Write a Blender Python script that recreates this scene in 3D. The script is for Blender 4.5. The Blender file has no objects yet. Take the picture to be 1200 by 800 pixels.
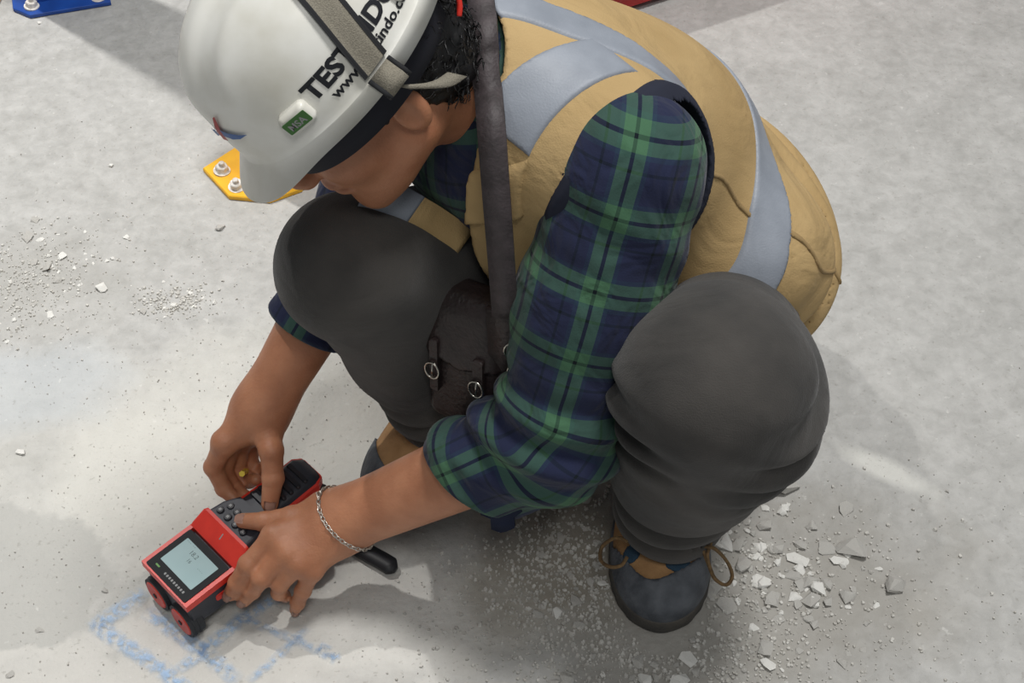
import bpy, bmesh, math, random
import numpy as np
from mathutils import Vector, Matrix

# ------------------------------------------------------------------ camera, world, lights, exposure
S = bpy.context.scene
C = S.collection
cam_d = bpy.data.cameras.new('camera'); cam = bpy.data.objects.new('camera', cam_d); C.objects.link(cam)
cam.location = (0, 0, 1.5); cam.rotation_euler = (math.radians(90 - 48), 0, 0)
cam_d.sensor_width = 36; cam_d.lens = 36 * 1800 / 1200; cam_d.clip_start = 0.02
S.camera = cam
w = bpy.data.worlds.new('world'); S.world = w; w.use_nodes = True
w.node_tree.nodes['Background'].inputs[0].default_value = (0.93, 0.97, 1.0, 1)
w.node_tree.nodes['Background'].inputs[1].default_value = 0.23
def lamp(name, loc, target, size, power, col):
    d = bpy.data.lights.new(name, 'AREA'); d.shape = 'DISK'; d.size = size; d.energy = power; d.color = col
    o = bpy.data.objects.new(name, d); C.objects.link(o); o.location = loc
    o.rotation_euler = (Vector(target) - Vector(loc)).to_track_quat('-Z', 'Y').to_euler()
    return o
def beam(name, loc, target, half_angle, radius, power, col):
    d = bpy.data.lights.new(name, 'SPOT'); d.spot_size = math.radians(2 * half_angle); d.spot_blend = 1.0; d.shadow_soft_size = radius; d.energy = power; d.color = col
    o = bpy.data.objects.new(name, d); C.objects.link(o); o.location = loc
    o.rotation_euler = (Vector(target) - Vector(loc)).to_track_quat('-Z', 'Y').to_euler()
beam('narrow_beam_lamp', (-1.65, 2.80, 4.6), (-1.0, 2.3, 0), 25, .05, 740, (1.0, 0.98, 0.95))  # unseen lamp for the upright's shadow; cone narrowed to keep the man's faint
beam('narrow_beam_lamp', (0.9, 1.5, 4.9), (.22, 1.0, 0), 31, .5, 660, (1.0, 0.99, 0.97))  # unseen lamp over the man; cone narrowed to deepen the upright's shadow
lamp('high_bay_lamp', (0.2, -1.5, 4.9), (0, 1.2, 0), 1.2, 60, (1.0, 0.99, 0.97))
S.view_settings.view_transform = 'Standard'; S.view_settings.look = 'None'
S.view_settings.gamma = 1; S.view_settings.use_curve_mapping = False
S.view_settings.exposure = -0.1

# ------------------------------------------------------------------ materials
def mat(name, col, rough=0.6, col2=None, nscale=20, bump=0, bscale=200, metal=0, detail=4, spec=0.5, sheen=0, lo=0.35, hi=0.65, wr=0, wscale=14):
    m = bpy.data.materials.new(name); m.use_nodes = True
    nt = m.node_tree; b = nt.nodes['Principled BSDF']
    b.inputs['Base Color'].default_value = (*col, 1); b.inputs['Roughness'].default_value = rough
    b.inputs['Metallic'].default_value = metal; b.inputs['Specular IOR Level'].default_value = spec
    if sheen: b.inputs['Sheen Weight'].default_value = sheen
    tc = nt.nodes.new('ShaderNodeTexCoord')
    n = nt.nodes.new('ShaderNodeTexNoise'); n.inputs['Scale'].default_value = nscale; n.inputs['Detail'].default_value = detail
    nt.links.new(tc.outputs['Object'], n.inputs['Vector'])
    r = nt.nodes.new('ShaderNodeValToRGB'); r.color_ramp.elements[0].position = lo; r.color_ramp.elements[1].position = hi
    c2 = col2 if col2 else tuple(x * 0.86 for x in col)
    r.color_ramp.elements[0].color = (*c2, 1); r.color_ramp.elements[1].color = (*col, 1)
    nt.links.new(n.outputs['Fac'], r.inputs[0]); nt.links.new(r.outputs[0], b.inputs['Base Color'])
    if bump:
        n2 = nt.nodes.new('ShaderNodeTexNoise'); n2.inputs['Scale'].default_value = bscale; n2.inputs['Detail'].default_value = 3
        nt.links.new(tc.outputs['Object'], n2.inputs['Vector'])
        bp = nt.nodes.new('ShaderNodeBump'); bp.inputs['Strength'].default_value = bump; bp.inputs['Distance'].default_value = 0.002
        nt.links.new(n2.outputs['Fac'], bp.inputs['Height']); nt.links.new(bp.outputs[0], b.inputs['Normal'])
        if wr:      # soft creases of worn cloth
            n3 = nt.nodes.new('ShaderNodeTexNoise'); n3.inputs['Scale'].default_value = wscale; n3.inputs['Detail'].default_value = 3; n3.inputs['Distortion'].default_value = 1.2
            nt.links.new(tc.outputs['Object'], n3.inputs['Vector'])
            b2 = nt.nodes.new('ShaderNodeBump'); b2.inputs['Strength'].default_value = wr; b2.inputs['Distance'].default_value = 0.02
            nt.links.new(n3.outputs['Fac'], b2.inputs['Height']); nt.links.new(b2.outputs[0], bp.inputs['Normal'])
    return m
def sc(r, g, b):
    f = lambda x: ((x / 255 + .055) / 1.055) ** 2.4 if x > 10 else x / 255 / 12.92
    return (f(r), f(g), f(b))

M = {}
M['skin'] = mat('skin', sc(188, 130, 97), 0.5, sc(170, 113, 82), 30, 0.25, 350)
M['skin'].node_tree.nodes['Principled BSDF'].inputs['Subsurface Weight'].default_value = 0.12
M['skin'].node_tree.nodes['Principled BSDF'].inputs['Subsurface Radius'].default_value = (0.008, 0.003, 0.0015)
M['nail'] = mat('nail', sc(214, 172, 154), 0.35)
M['lip'] = mat('lip', sc(140, 84, 72), 0.5)
M['eye'] = mat('eye', sc(225, 220, 212), 0.2)
M['hair'] = mat('hair', sc(24, 23, 24), 0.45, sc(12, 12, 13), 60, 0.6, 160)
M['trouser'] = mat('trouser', sc(76, 73, 70), 0.95, sc(54, 53, 52), 9, 0.35, 700, sheen=0.15, spec=0.2, wr=.3, wscale=9)
M['vest'] = mat('vest', sc(184, 157, 112), 0.85, sc(170, 143, 99), 9, 0.25, 600, spec=0.25, wr=.35, wscale=11)
M['vest_seam'] = mat('vest_seam', sc(158, 132, 90), 0.9)
M['trim'] = mat('trim', sc(44, 47, 60), 0.9, spec=0.2)
M['reflect'] = mat('reflect', sc(144, 150, 160), 0.5, sc(132, 138, 148), 30, 0.15, 500, spec=0.5)
M['helmet'] = mat('helmet', sc(232, 231, 224), 0.34, sc(208, 205, 192), 14, detail=8, lo=.3, hi=.6)
M['black'] = mat('black', sc(30, 30, 34), 0.55)
M['letter'] = mat('letter', sc(22, 24, 30), 0.5)
M['webbing'] = mat('webbing', sc(142, 136, 122), 0.9, sc(118, 113, 101), 900, 0.5, 900)
M['webbing_edge'] = mat('webbing_edge', sc(32, 33, 36), 0.9)
M['green'] = mat('green', sc(64, 112, 52), 0.5)
M['white'] = mat('white', sc(236, 236, 234), 0.4)
M['redlogo'] = mat('redlogo', sc(170, 40, 40), 0.5)
M['bluelogo'] = mat('bluelogo', sc(52, 96, 160), 0.5)
M['device'] = mat('device', sc(52, 54, 62), 0.5, sc(44, 46, 54), 60, 0.15, 900)
M['key'] = mat('key', sc(38, 40, 46), 0.4)
M['red'] = mat('red', sc(222, 58, 44), 0.38, sc(206, 50, 40), 40)
M['hub'] = mat('hub', sc(206, 66, 54), 0.45)
M['tyre'] = mat('tyre', sc(44, 46, 50), 0.7)
M['grey'] = mat('grey', sc(150, 150, 150), 0.6)
M['panel'] = mat('panel', sc(30, 31, 34), 0.55, spec=0.2)
M['lcd'] = mat('lcd', sc(172, 196, 198), 0.55, sc(164, 190, 192), 20, spec=0.2)
M['lcdink'] = mat('lcdink', sc(88, 106, 108), 0.5)
M['ledgreen'] = mat('ledgreen', sc(96, 150, 70), 0.5)
M['leather'] = mat('leather', sc(52, 42, 41), 0.42, sc(38, 31, 30), 45, 0.5, 220)
M['strap'] = mat('strap', sc(74, 66, 68), 0.6, sc(56, 50, 51), 60, 0.4, 260)
M['chrome'] = mat('chrome', sc(200, 195, 185), 0.25, metal=1)
M['silver'] = mat('silver', sc(225, 218, 208), 0.3, sc(170, 160, 150), 300, metal=0.8)
M['rubber'] = mat('rubber', sc(92, 96, 102), 0.7, sc(64, 68, 74), 40, 0.5, 200)
M['sole'] = mat('sole', sc(58, 56, 54), 0.85, sc(82, 78, 72), 30, 0.5, 200)
M['suede'] = mat('suede', sc(168, 130, 88), 0.9, sc(146, 110, 72), 40, 0.4, 400)
M['teal'] = mat('teal', sc(34, 62, 82), 0.8, bump=0.5, bscale=900)
M['lace'] = mat('lace', sc(124, 98, 64), 0.9, sc(92, 72, 48), 200)
M['yellow'] = mat('yellow', sc(240, 184, 40), 0.45, sc(228, 168, 36), 25)
M['blue'] = mat('blue', sc(26, 76, 160), 0.45, sc(22, 64, 140), 25)
M['rail'] = mat('rail', sc(176, 34, 34), 0.45, sc(150, 30, 30), 20)
M['bolt'] = mat('bolt', sc(236, 233, 228), 0.6, sc(196, 190, 182), 90, 0.5, 200)
M['bluecloth'] = mat('bluecloth', sc(34, 40, 60), 0.95, spec=0.2)
M['pencil'] = mat('pencil', sc(236, 206, 60), 0.5)
M['inner'] = mat('inner', sc(26, 28, 40), 0.8)

# tartan: woven from two families of stripes along the 'weave' attribute (metres of cloth)
def plaid_material():
    m = bpy.data.materials.new('plaid'); m.use_nodes = True; nt = m.node_tree; L = nt.links.new
    b = nt.nodes['Principled BSDF']; b.inputs['Roughness'].default_value = 0.95
    b.inputs['Specular IOR Level'].default_value = 0.15; b.inputs['Sheen Weight'].default_value = 0.1
    at = nt.nodes.new('ShaderNodeAttribute'); at.attribute_name = 'weave'
    sp = nt.nodes.new('ShaderNodeSeparateXYZ'); L(at.outputs['Vector'], sp.inputs[0])
    def math_(op, a, v):
        n = nt.nodes.new('ShaderNodeMath'); n.operation = op; L(a, n.inputs[0])
        if isinstance(v, (int, float)): n.inputs[1].default_value = v
        else: L(v, n.inputs[1])
        return n.outputs[0]
    def family(src, period, shift):
        t = math_('FRACT', math_('ADD', math_('DIVIDE', src, period), shift), 0)
        r = nt.nodes.new('ShaderNodeValToRGB'); r.color_ramp.interpolation = 'CONSTANT'
        navy, green, dark, blue = sc(38, 43, 68), sc(70, 106, 80), sc(18, 27, 33), sc(40, 56, 74)
        stops = [(0, navy), (.27, blue), (.33, green), (.475, dark), (.525, green), (.67, blue), (.73, navy), (.86, dark), (.90, navy)]
        e = r.color_ramp.elements
        while len(e) < len(stops): e.new(0.5)
        for i, (p, c) in enumerate(stops): e[i].position = p; e[i].color = (*c, 1)
        L(t, r.inputs[0]); return r.outputs[0]
    u = family(sp.outputs[0], 0.074, 0.15); v = family(sp.outputs[1], 0.070, 0.35)
    mx = nt.nodes.new('ShaderNodeMix'); mx.data_type = 'RGBA'; mx.inputs[0].default_value = 0.5
    L(u, mx.inputs[6]); L(v, mx.inputs[7])
    n = nt.nodes.new('ShaderNodeTexNoise'); n.inputs['Scale'].default_value = 500
    L(at.outputs['Vector'], n.inputs['Vector'])
    bp = nt.nodes.new('ShaderNodeBump'); bp.inputs['Strength'].default_value = 0.3; bp.inputs['Distance'].default_value = 0.001
    L(n.outputs[0], bp.inputs['Height']); L(bp.outputs[0], b.inputs['Normal'])
    tc = nt.nodes.new('ShaderNodeTexCoord'); n3 = nt.nodes.new('ShaderNodeTexNoise'); n3.inputs['Scale'].default_value = 16; n3.inputs['Distortion'].default_value = 1.5
    L(tc.outputs['Object'], n3.inputs['Vector']); b2 = nt.nodes.new('ShaderNodeBump'); b2.inputs['Strength'].default_value = .5; b2.inputs['Distance'].default_value = .02
    L(n3.outputs['Fac'], b2.inputs['Height']); L(b2.outputs[0], bp.inputs['Normal'])
    L(mx.outputs[2], b.inputs['Base Color'])
    return m
M['plaid'] = plaid_material()

# ------------------------------------------------------------------ object helpers
def obj(name, me, m, parent=None, smooth=True):
    o = bpy.data.objects.new(name, me); C.objects.link(o)
    if m: me.materials.append(M[m] if isinstance(m, str) else m)
    if smooth: me.polygons.foreach_set('use_smooth', [True] * len(me.polygons))
    if parent:
        o.parent = parent
        shift = Vector((0, 0, 0)); p = parent          # meshes are written in room coordinates
        while p: shift += p.location + p.matrix_parent_inverse.translation; p = p.parent
        o.matrix_parent_inverse = Matrix.Translation(-shift)
    return o
def tag(o, label, cat, group=None, kind=None):
    o['label'] = label
    if cat: o['category'] = cat
    if group: o['group'] = group
    if kind: o['kind'] = kind
    return o
def empty(name, loc):
    o = bpy.data.objects.new(name, None); C.objects.link(o); o.location = loc; o.empty_display_size = .05
    return o
def pydata(verts, faces, name='mesh'):
    me = bpy.data.meshes.new(name); me.from_pydata([tuple(map(float, v)) for v in verts], [], [tuple(map(int, f)) for f in faces]); me.validate(); me.update(); return me
def fast_mesh(v, q, name='mesh'):
    me = bpy.data.meshes.new(name); nq = len(q); k = q.shape[1]
    me.vertices.add(len(v)); me.vertices.foreach_set('co', v.astype(np.float32).ravel())
    me.loops.add(nq * k); me.loops.foreach_set('vertex_index', q.astype(np.int32).ravel())
    me.polygons.add(nq); me.polygons.foreach_set('loop_start', np.arange(0, nq * k, k, dtype=np.int32))
    me.update(calc_edges=True); me.validate(); return me
def bm_mesh(bm, name='mesh'):
    bmesh.ops.recalc_face_normals(bm, faces=bm.faces)
    me = bpy.data.meshes.new(name); bm.to_mesh(me); bm.free(); return me
def frame(o, x, y, z):
    return Matrix(((x[0], y[0], z[0], o[0]), (x[1], y[1], z[1], o[1]), (x[2], y[2], z[2], o[2]), (0, 0, 0, 1)))
def add_prism(bm, outline, z0, z1, X=Matrix(), bev=0.0, top_scale=1.0):
    """extrude a 2-D outline (counter-clockwise) between z0 and z1"""
    lo = [bm.verts.new(X @ Vector((x, y, z0))) for x, y in outline]
    cx = sum(p[0] for p in outline) / len(outline); cy = sum(p[1] for p in outline) / len(outline)
    if bev:
        md = [bm.verts.new(X @ Vector((x, y, z1 - bev))) for x, y in outline]
        def inset(x, y):
            d = math.hypot(x - cx, y - cy) or 1; k = max(0, (d - bev) / d); return cx + (x - cx) * k, cy + (y - cy) * k
        hi = [bm.verts.new(X @ Vector((*inset(x, y), z1))) for x, y in outline]
        rings = [lo, md, hi]
    else:
        rings = [lo, [bm.verts.new(X @ Vector((cx + (x - cx) * top_scale, cy + (y - cy) * top_scale, z1))) for x, y in outline]]
    n = len(outline)
    bm.faces.new(lo[::-1]); bm.faces.new(rings[-1])
    for a, b in zip(rings, rings[1:]):
        for i in range(n): bm.faces.new((a[i], a[(i + 1) % n], b[(i + 1) % n], b[i]))
def rrect(x0, x1, y0, y1, r, n=4):
    p = []
    for cx, cy, a0 in ((x1 - r, y1 - r, 0), (x0 + r, y1 - r, 90), (x0 + r, y0 + r, 180), (x1 - r, y0 + r, 270)):
        for i in range(n + 1):
            a = math.radians(a0 + 90 * i / n); p.append((cx + r * math.cos(a), cy + r * math.sin(a)))
    return p
def circle(cx, cy, r, n=24):
    return [(cx + r * math.cos(2 * math.pi * i / n), cy + r * math.sin(2 * math.pi * i / n)) for i in range(n)]
def smooth_path(pts, n=8):
    pts = [Vector(p) for p in pts]; P = [pts[0]] + pts + [pts[-1]]; out = []
    for i in range(1, len(P) - 2):
        a, b, c, d = P[i - 1:i + 3]
        for k in range(n):
            t = k / n
            out.append(0.5 * ((2 * b) + (c - a) * t + (2 * a - 5 * b + 4 * c - d) * t * t + (3 * b - a - 3 * c + d) * t ** 3))
    out.append(pts[-1]); return out
def add_tube(bm, pts, r, n=8, closed=False, taper=None):
    pts = [Vector(p) for p in pts]; rings = []; N = len(pts); ref = Vector((.31, .52, .79))
    for i, p in enumerate(pts):
        t = (pts[(i + 1) % N if closed else min(i + 1, N - 1)] - pts[(i - 1) % N if closed else max(i - 1, 0)])
        t.normalize()
        if i == 0: u = t.cross(ref); u.normalize()
        else: u = (u - t * u.dot(t)); u.normalize()
        v = t.cross(u); rr = r if taper is None else r * taper[i]
        rings.append([bm.verts.new(p + (u * math.cos(2 * math.pi * k / n) + v * math.sin(2 * math.pi * k / n)) * rr) for k in range(n)])
    for i in range(N if closed else N - 1):
        a, b = rings[i], rings[(i + 1) % N]
        for k in range(n): bm.faces.new((a[k], a[(k + 1) % n], b[(k + 1) % n], b[k]))
    if not closed: bm.faces.new(rings[0][::-1]); bm.faces.new(rings[-1])
def add_ribbon(bm, pts, widths, thick):
    """solid band: pts are centre points, widths are half-width vectors"""
    rings = []; N = len(pts)
    for i, p in enumerate(pts):
        p = Vector(p); wv = Vector(widths[i]); t = Vector(pts[min(i + 1, N - 1)]) - Vector(pts[max(i - 1, 0)])
        nn = t.cross(wv); nn.normalize(); nn *= thick / 2
        rings.append([bm.verts.new(p + wv + nn), bm.verts.new(p - wv + nn), bm.verts.new(p - wv - nn), bm.verts.new(p + wv - nn)])
    for a, b in zip(rings, rings[1:]):
        for k in range(4): bm.faces.new((a[k], a[(k + 1) % 4], b[(k + 1) % 4], b[k]))
    bm.faces.new(rings[0][::-1]); bm.faces.new(rings[-1])

# ------------------------------------------------------------------ implicit modelling (body, clothes, shoes)
A = lambda *v: np.array(v, dtype=np.float64)
def cone(P, a, b, ra, rb):
    a = np.asarray(a, float); b = np.asarray(b, float); ab = b - a
    t = np.clip(((P - a) @ ab) / (ab @ ab), 0, 1)
    return np.linalg.norm(P - a - t[:, None] * ab, axis=1) - (ra + (rb - ra) * t)
def ell(P, c, r, R=None):
    q = P - np.asarray(c, float)
    if R is not None: q = q @ R.T
    r = np.asarray(r, float)
    k0 = np.linalg.norm(q / r, axis=1); k1 = np.linalg.norm(q / (r * r), axis=1)
    return np.where(k1 < 1e-9, -r.min(), k0 * (k0 - 1) / np.maximum(k1, 1e-9))
def chain(P, pts, rad, k=0.004):
    d = None
    for i in range(len(pts) - 1):
        e = cone(P, pts[i], pts[i + 1], rad[i], rad[i + 1]); d = e if d is None else smin(d, e, k)
    return d
def smin(a, b, k):
    h = np.maximum(k - np.abs(a - b), 0) / k
    return np.minimum(a, b) - h * h * k * 0.25
def smax(a, b, k): return -smin(-a, -b, k)
_rs = np.random.RandomState(5)
_dirs = _rs.normal(size=(24, 3)); _dirs /= np.linalg.norm(_dirs, axis=1)[:, None]; _ph = _rs.uniform(0, 6.28, 24)
def snoise(P, f, n=8, o=0):
    s = 0
    for i in range(n):
        s = s + np.sin((P @ _dirs[(i + o) % 24]) * f * (0.7 + 0.6 * ((i * 7) % n) / n) + _ph[(i + o) % 24])
    return s / n
def seg_t(P, a, b):
    a = np.asarray(a, float); b = np.asarray(b, float); ab = b - a; L = np.linalg.norm(ab)
    return ((P - a) @ ab) / L, L
def mesh_sdf(fn, lo, hi, h, project=2):
    lo = np.asarray(lo, float); hi = np.asarray(hi, float); B = 4
    nb = np.ceil((hi - lo) / (h * B)).astype(int) + 1; n = nb * B
    g = [lo[i] + (np.arange(nb[i]) * B + (B - 1) / 2) * h for i in range(3)]
    X = np.stack(np.meshgrid(*g, indexing='ij'), -1).reshape(-1, 3)
    coarse = fn(X); act = np.abs(coarse) < h * B * 1.35
    F = np.repeat(np.repeat(np.repeat(coarse.reshape(nb), B, 0), B, 1), B, 2)
    ai = np.argwhere(act.reshape(nb))
    off = np.stack(np.meshgrid(*[np.arange(B)] * 3, indexing='ij'), -1).reshape(-1, 3)
    idx = (ai[:, None, :] * B + off[None]).reshape(-1, 3)
    vals = np.empty(len(idx))
    for s in range(0, len(idx), 400000):
        vals[s:s + 400000] = fn(lo + idx[s:s + 400000] * h)
    F[idx[:, 0], idx[:, 1], idx[:, 2]] = vals
    sg = F < 0
    c = [sg[i:n[0] - 1 + i, j:n[1] - 1 + j, k:n[2] - 1 + k] for i in (0, 1) for j in (0, 1) for k in (0, 1)]
    cnt = sum(x.astype(np.int8) for x in c); cells = np.argwhere((cnt > 0) & (cnt < 8))
    cid = -np.ones(tuple(n - 1), dtype=np.int64); cid[cells[:, 0], cells[:, 1], cells[:, 2]] = np.arange(len(cells))
    co = np.array([(i, j, k) for i in (0, 1) for j in (0, 1) for k in (0, 1)])
    val = np.stack([F[cells[:, 0] + o[0], cells[:, 1] + o[1], cells[:, 2] + o[2]] for o in co], 1)
    acc = np.zeros((len(cells), 3)); num = np.zeros(len(cells))
    for a in range(8):
        for b in range(a + 1, 8):
            if np.abs(co[a] - co[b]).sum() != 1: continue
            m = (val[:, a] < 0) != (val[:, b] < 0)
            t = np.where(m, val[:, a] / np.where(m, val[:, a] - val[:, b], 1), 0)
            acc += m[:, None] * (co[a] + t[:, None] * (co[b] - co[a])); num += m
    V = lo + (cells + acc / num[:, None]) * h
    quads = []
    for ax in range(3):
        u, v = (ax + 1) % 3, (ax + 2) % 3
        s0 = [slice(0, -1)] * 3; s1 = [slice(0, -1)] * 3; s1[ax] = slice(1, None)
        for q in (u, v): s0[q] = slice(1, -1); s1[q] = slice(1, -1)
        if True:
            s0[ax] = slice(0, n[ax] - 1); s1[ax] = slice(1, n[ax])
        e = np.argwhere(sg[tuple(s0)] != sg[tuple(s1)])
        if len(e) == 0: continue
        e[:, u] += 1; e[:, v] += 1
        du = np.zeros(3, int); du[u] = 1; dv = np.zeros(3, int); dv[v] = 1
        gid = lambda k: cid[k[:, 0], k[:, 1], k[:, 2]]
        q = np.stack([gid(e - du - dv), gid(e - dv), gid(e), gid(e - du)], 1)
        inside = sg[e[:, 0], e[:, 1], e[:, 2]]
        q[~inside] = q[~inside][:, ::-1]
        quads.append(q)
    Q = np.concatenate(quads); Q = Q[(Q >= 0).all(1)]
    for _ in range(project):
        eps = h * 0.5; G = np.empty_like(V); f0 = fn(V)
        for i in range(3):
            d = np.zeros(3); d[i] = eps; G[:, i] = (fn(V + d) - fn(V - d)) / (2 * eps)
        gl = np.maximum((G * G).sum(1), 0.25)
        st = np.clip(f0 / gl, -h * .6, h * .6); V = V - G * st[:, None]
    return V, Q
def join(parts):
    vs, qs, o = [], [], 0
    for v, q in parts: vs.append(v); qs.append(q + o); o += len(v)
    return np.concatenate(vs), np.concatenate(qs)
def set_weave(me, uv):
    a = me.attributes.new('weave', 'FLOAT_VECTOR', 'POINT')
    a.data.foreach_set('vector', np.column_stack([uv, np.zeros(len(uv))]).astype(np.float32).ravel())
def lsm(x, a, b):
    t = np.clip((x - a) / (b - a), 0, 1); return t * t * (3 - 2 * t)

# ------------------------------------------------------------------ floor and what is fixed to it
def floor():
    N = 150; xs = np.linspace(-1.15, 1.15, N); ys = np.linspace(.55, 2.6, N)
    X, Y = np.meshgrid(xs, ys, indexing='ij'); P = np.stack([X, Y, X * 0], -1).reshape(-1, 3)
    rough = np.exp(-(((P[:, 0] - .22) / .22) ** 2 + ((P[:, 1] - .98) / .2) ** 2)) + .8 * np.exp(-(((P[:, 0] + .62) / .14) ** 2 + ((P[:, 1] - 1.42) / .12) ** 2))
    P[:, 2] = -.0015 + .0007 * snoise(P, 18) + .0010 * rough * snoise(P, 120, 10, 3)
    i = np.arange(N * N).reshape(N, N)
    Q = np.stack([i[:-1, :-1], i[1:, :-1], i[1:, 1:], i[:-1, 1:]], -1).reshape(-1, 4)
    big = A([-6, -3, -.002], [6, -3, -.002], [6, 7, -.002], [-6, 7, -.002], [-1.15, .55, -.002], [1.15, .55, -.002], [1.15, 2.6, -.002], [-1.15, 2.6, -.002])
    m = bpy.data.materials.new('concrete'); m.use_nodes = True; nt = m.node_tree; L = nt.links.new; b = nt.nodes['Principled BSDF']
    b.inputs['Specular IOR Level'].default_value = 0.35
    tc = nt.nodes.new('ShaderNodeTexCoord'); co = tc.outputs['Object']
    def noise(s, d=5, dist=0):
        n = nt.nodes.new('ShaderNodeTexNoise'); n.inputs['Scale'].default_value = s; n.inputs['Detail'].default_value = d
        n.inputs['Distortion'].default_value = dist; n.inputs['Roughness'].default_value = .6; L(co, n.inputs['Vector']); return n
    def ramp(src, stops):
        r = nt.nodes.new('ShaderNodeValToRGB'); e = r.color_ramp.elements
        while len(e) < len(stops): e.new(.5)
        for k, (p, c) in enumerate(stops): e[k].position = p; e[k].color = (*c, 1) if isinstance(c, tuple) else (c, c, c, 1)
        L(src, r.inputs[0]); return r.outputs[0]
    def mix(fac, a, c, mode='MIX'):
        n = nt.nodes.new('ShaderNodeMix'); n.data_type = 'RGBA'; n.blend_type = mode
        if isinstance(fac, (int, float)): n.inputs[0].default_value = fac
        else: L(fac, n.inputs[0])
        for s, k in ((a, 6), (c, 7)):
            if isinstance(s, tuple): n.inputs[k].default_value = (*s, 1)
            else: L(s, n.inputs[k])
        return n.outputs[2]
    def mth(op, a, v=None):
        n = nt.nodes.new('ShaderNodeMath'); n.operation = op; L(a, n.inputs[0])
        if v is not None:
            if isinstance(v, (int, float)): n.inputs[1].default_value = v
            else: L(v, n.inputs[1])
        return n.outputs[0]
    warp = noise(9, 4)
    def patch(cx, cy, rx, ry, soft, amount, rot=0):
        """an irregular stain, skim of dust or painted shade on the slab at (cx, cy)"""
        mp = nt.nodes.new('ShaderNodeMapping'); mp.vector_type = 'TEXTURE'
        mp.inputs['Location'].default_value = (cx, cy, 0); mp.inputs['Rotation'].default_value = (0, 0, rot); mp.inputs['Scale'].default_value = (rx, ry, 1)
        L(co, mp.inputs[0])
        ln = nt.nodes.new('ShaderNodeVectorMath'); ln.operation = 'LENGTH'; L(mp.outputs[0], ln.inputs[0])
        d = mth('ADD', ln.outputs['Value'], mth('MULTIPLY', mth('SUBTRACT', warp.outputs['Fac'], .5), 1.5))
        mr = nt.nodes.new('ShaderNodeMapRange'); mr.inputs[1].default_value = 1 + soft; mr.inputs[2].default_value = 1 - soft
        mr.inputs[3].default_value = 0; mr.inputs[4].default_value = amount; L(d, mr.inputs[0]); return mr.outputs[0]
    base = ramp(noise(2.6, 6, .4).outputs['Fac'], [(.3, sc(158, 157, 154)), (.5, sc(172, 171, 168)), (.7, sc(186, 185, 182))])
    base = mix(.5, base, ramp(noise(16, 6, .3).outputs['Fac'], [(.3, sc(152, 151, 147)), (.7, sc(194, 193, 190))]))
    base = mix(.22, base, ramp(noise(55, 5, .5).outputs['Fac'], [(.32, sc(136, 135, 130)), (.68, sc(208, 207, 203))]))
    base = mix(patch(-.30, 1.17, .36, .17, .45, .75, .25), base, sc(206, 204, 196))
    base = mix(patch(-.36, .90, .32, .10, .4, .7, .1), base, sc(208, 205, 198))
    base = mix(patch(-.06, .93, .15, .05, .4, .75, .2), base, sc(214, 212, 206))
    base = mix(patch(-.60, 1.00, .20, .085, .05, .8, -.45), base, sc(176, 175, 170))
    base = mix(patch(-.62, 1.27, .12, .07, .25, .6, .2), base, sc(184, 188, 190))
    base = mix(patch(.26, .95, .24, .13, .4, .6, .2), base, sc(150, 145, 136))
    base = mix(patch(.06, 1.02, .10, .10, .4, .7, 0), base, sc(134, 127, 113))  # between the feet: rubble tint plus shade put into the colour
    base = mix(patch(.455, 1.142, .06, .016, .4, .7, -.6), base, sc(222, 221, 214))
    base = mix(patch(-.66, 1.46, .12, .09, .5, .5, 0), base, sc(158, 156, 150))
    speck = ramp(noise(170, 3).outputs['Fac'], [(.30, 0.0), (.38, 1.0)])
    base = mix(mth('MULTIPLY', mth('SUBTRACT', mth('MULTIPLY', speck, -1.0), -1.0), .35), base, sc(132, 128, 120))
    sp2 = ramp(noise(75, 4).outputs['Fac'], [(.66, 0.0), (.72, 1.0)])
    base = mix(mth('MULTIPLY', sp2, .35), base, sc(222, 221, 216))
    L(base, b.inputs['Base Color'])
    L(ramp(noise(7).outputs['Fac'], [(.3, .55), (.7, .85)]), b.inputs['Roughness'])
    bp = nt.nodes.new('ShaderNodeBump'); bp.inputs['Strength'].default_value = .55; bp.inputs['Distance'].default_value = .004
    L(noise(90, 6).outputs['Fac'], bp.inputs['Height']); L(bp.outputs[0], b.inputs['Normal'])
    ring = np.array([[0, 1, 5, 4], [1, 2, 6, 5], [2, 3, 7, 6], [3, 0, 4, 7]])
    v, q = join([(P, Q), (big, ring)])
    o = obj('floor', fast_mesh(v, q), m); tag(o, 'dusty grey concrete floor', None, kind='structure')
floor()

def bolt_mesh():
    bm = bmesh.new()
    add_prism(bm, circle(0, 0, .0125, 16), 0, .0025)
    add_prism(bm, circle(0, 0, .0095, 6), .0025, .0115, bev=.0015)
    add_prism(bm, circle(0, 0, .0045, 10), .0115, .0175, bev=.001)
    return bm_mesh(bm)
BOLT = bolt_mesh(); BOLT.materials.append(M['bolt'])
def bolts(root, spots, z):
    for k, (x, y) in enumerate(spots):
        o = bpy.data.objects.new('bolt', BOLT); C.objects.link(o); o.parent = root; o.location = (x, y, z)
        o.rotation_euler = (.12 * math.sin(k * 2.1), .1 * math.cos(k * 3.3), k * .7)
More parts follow.
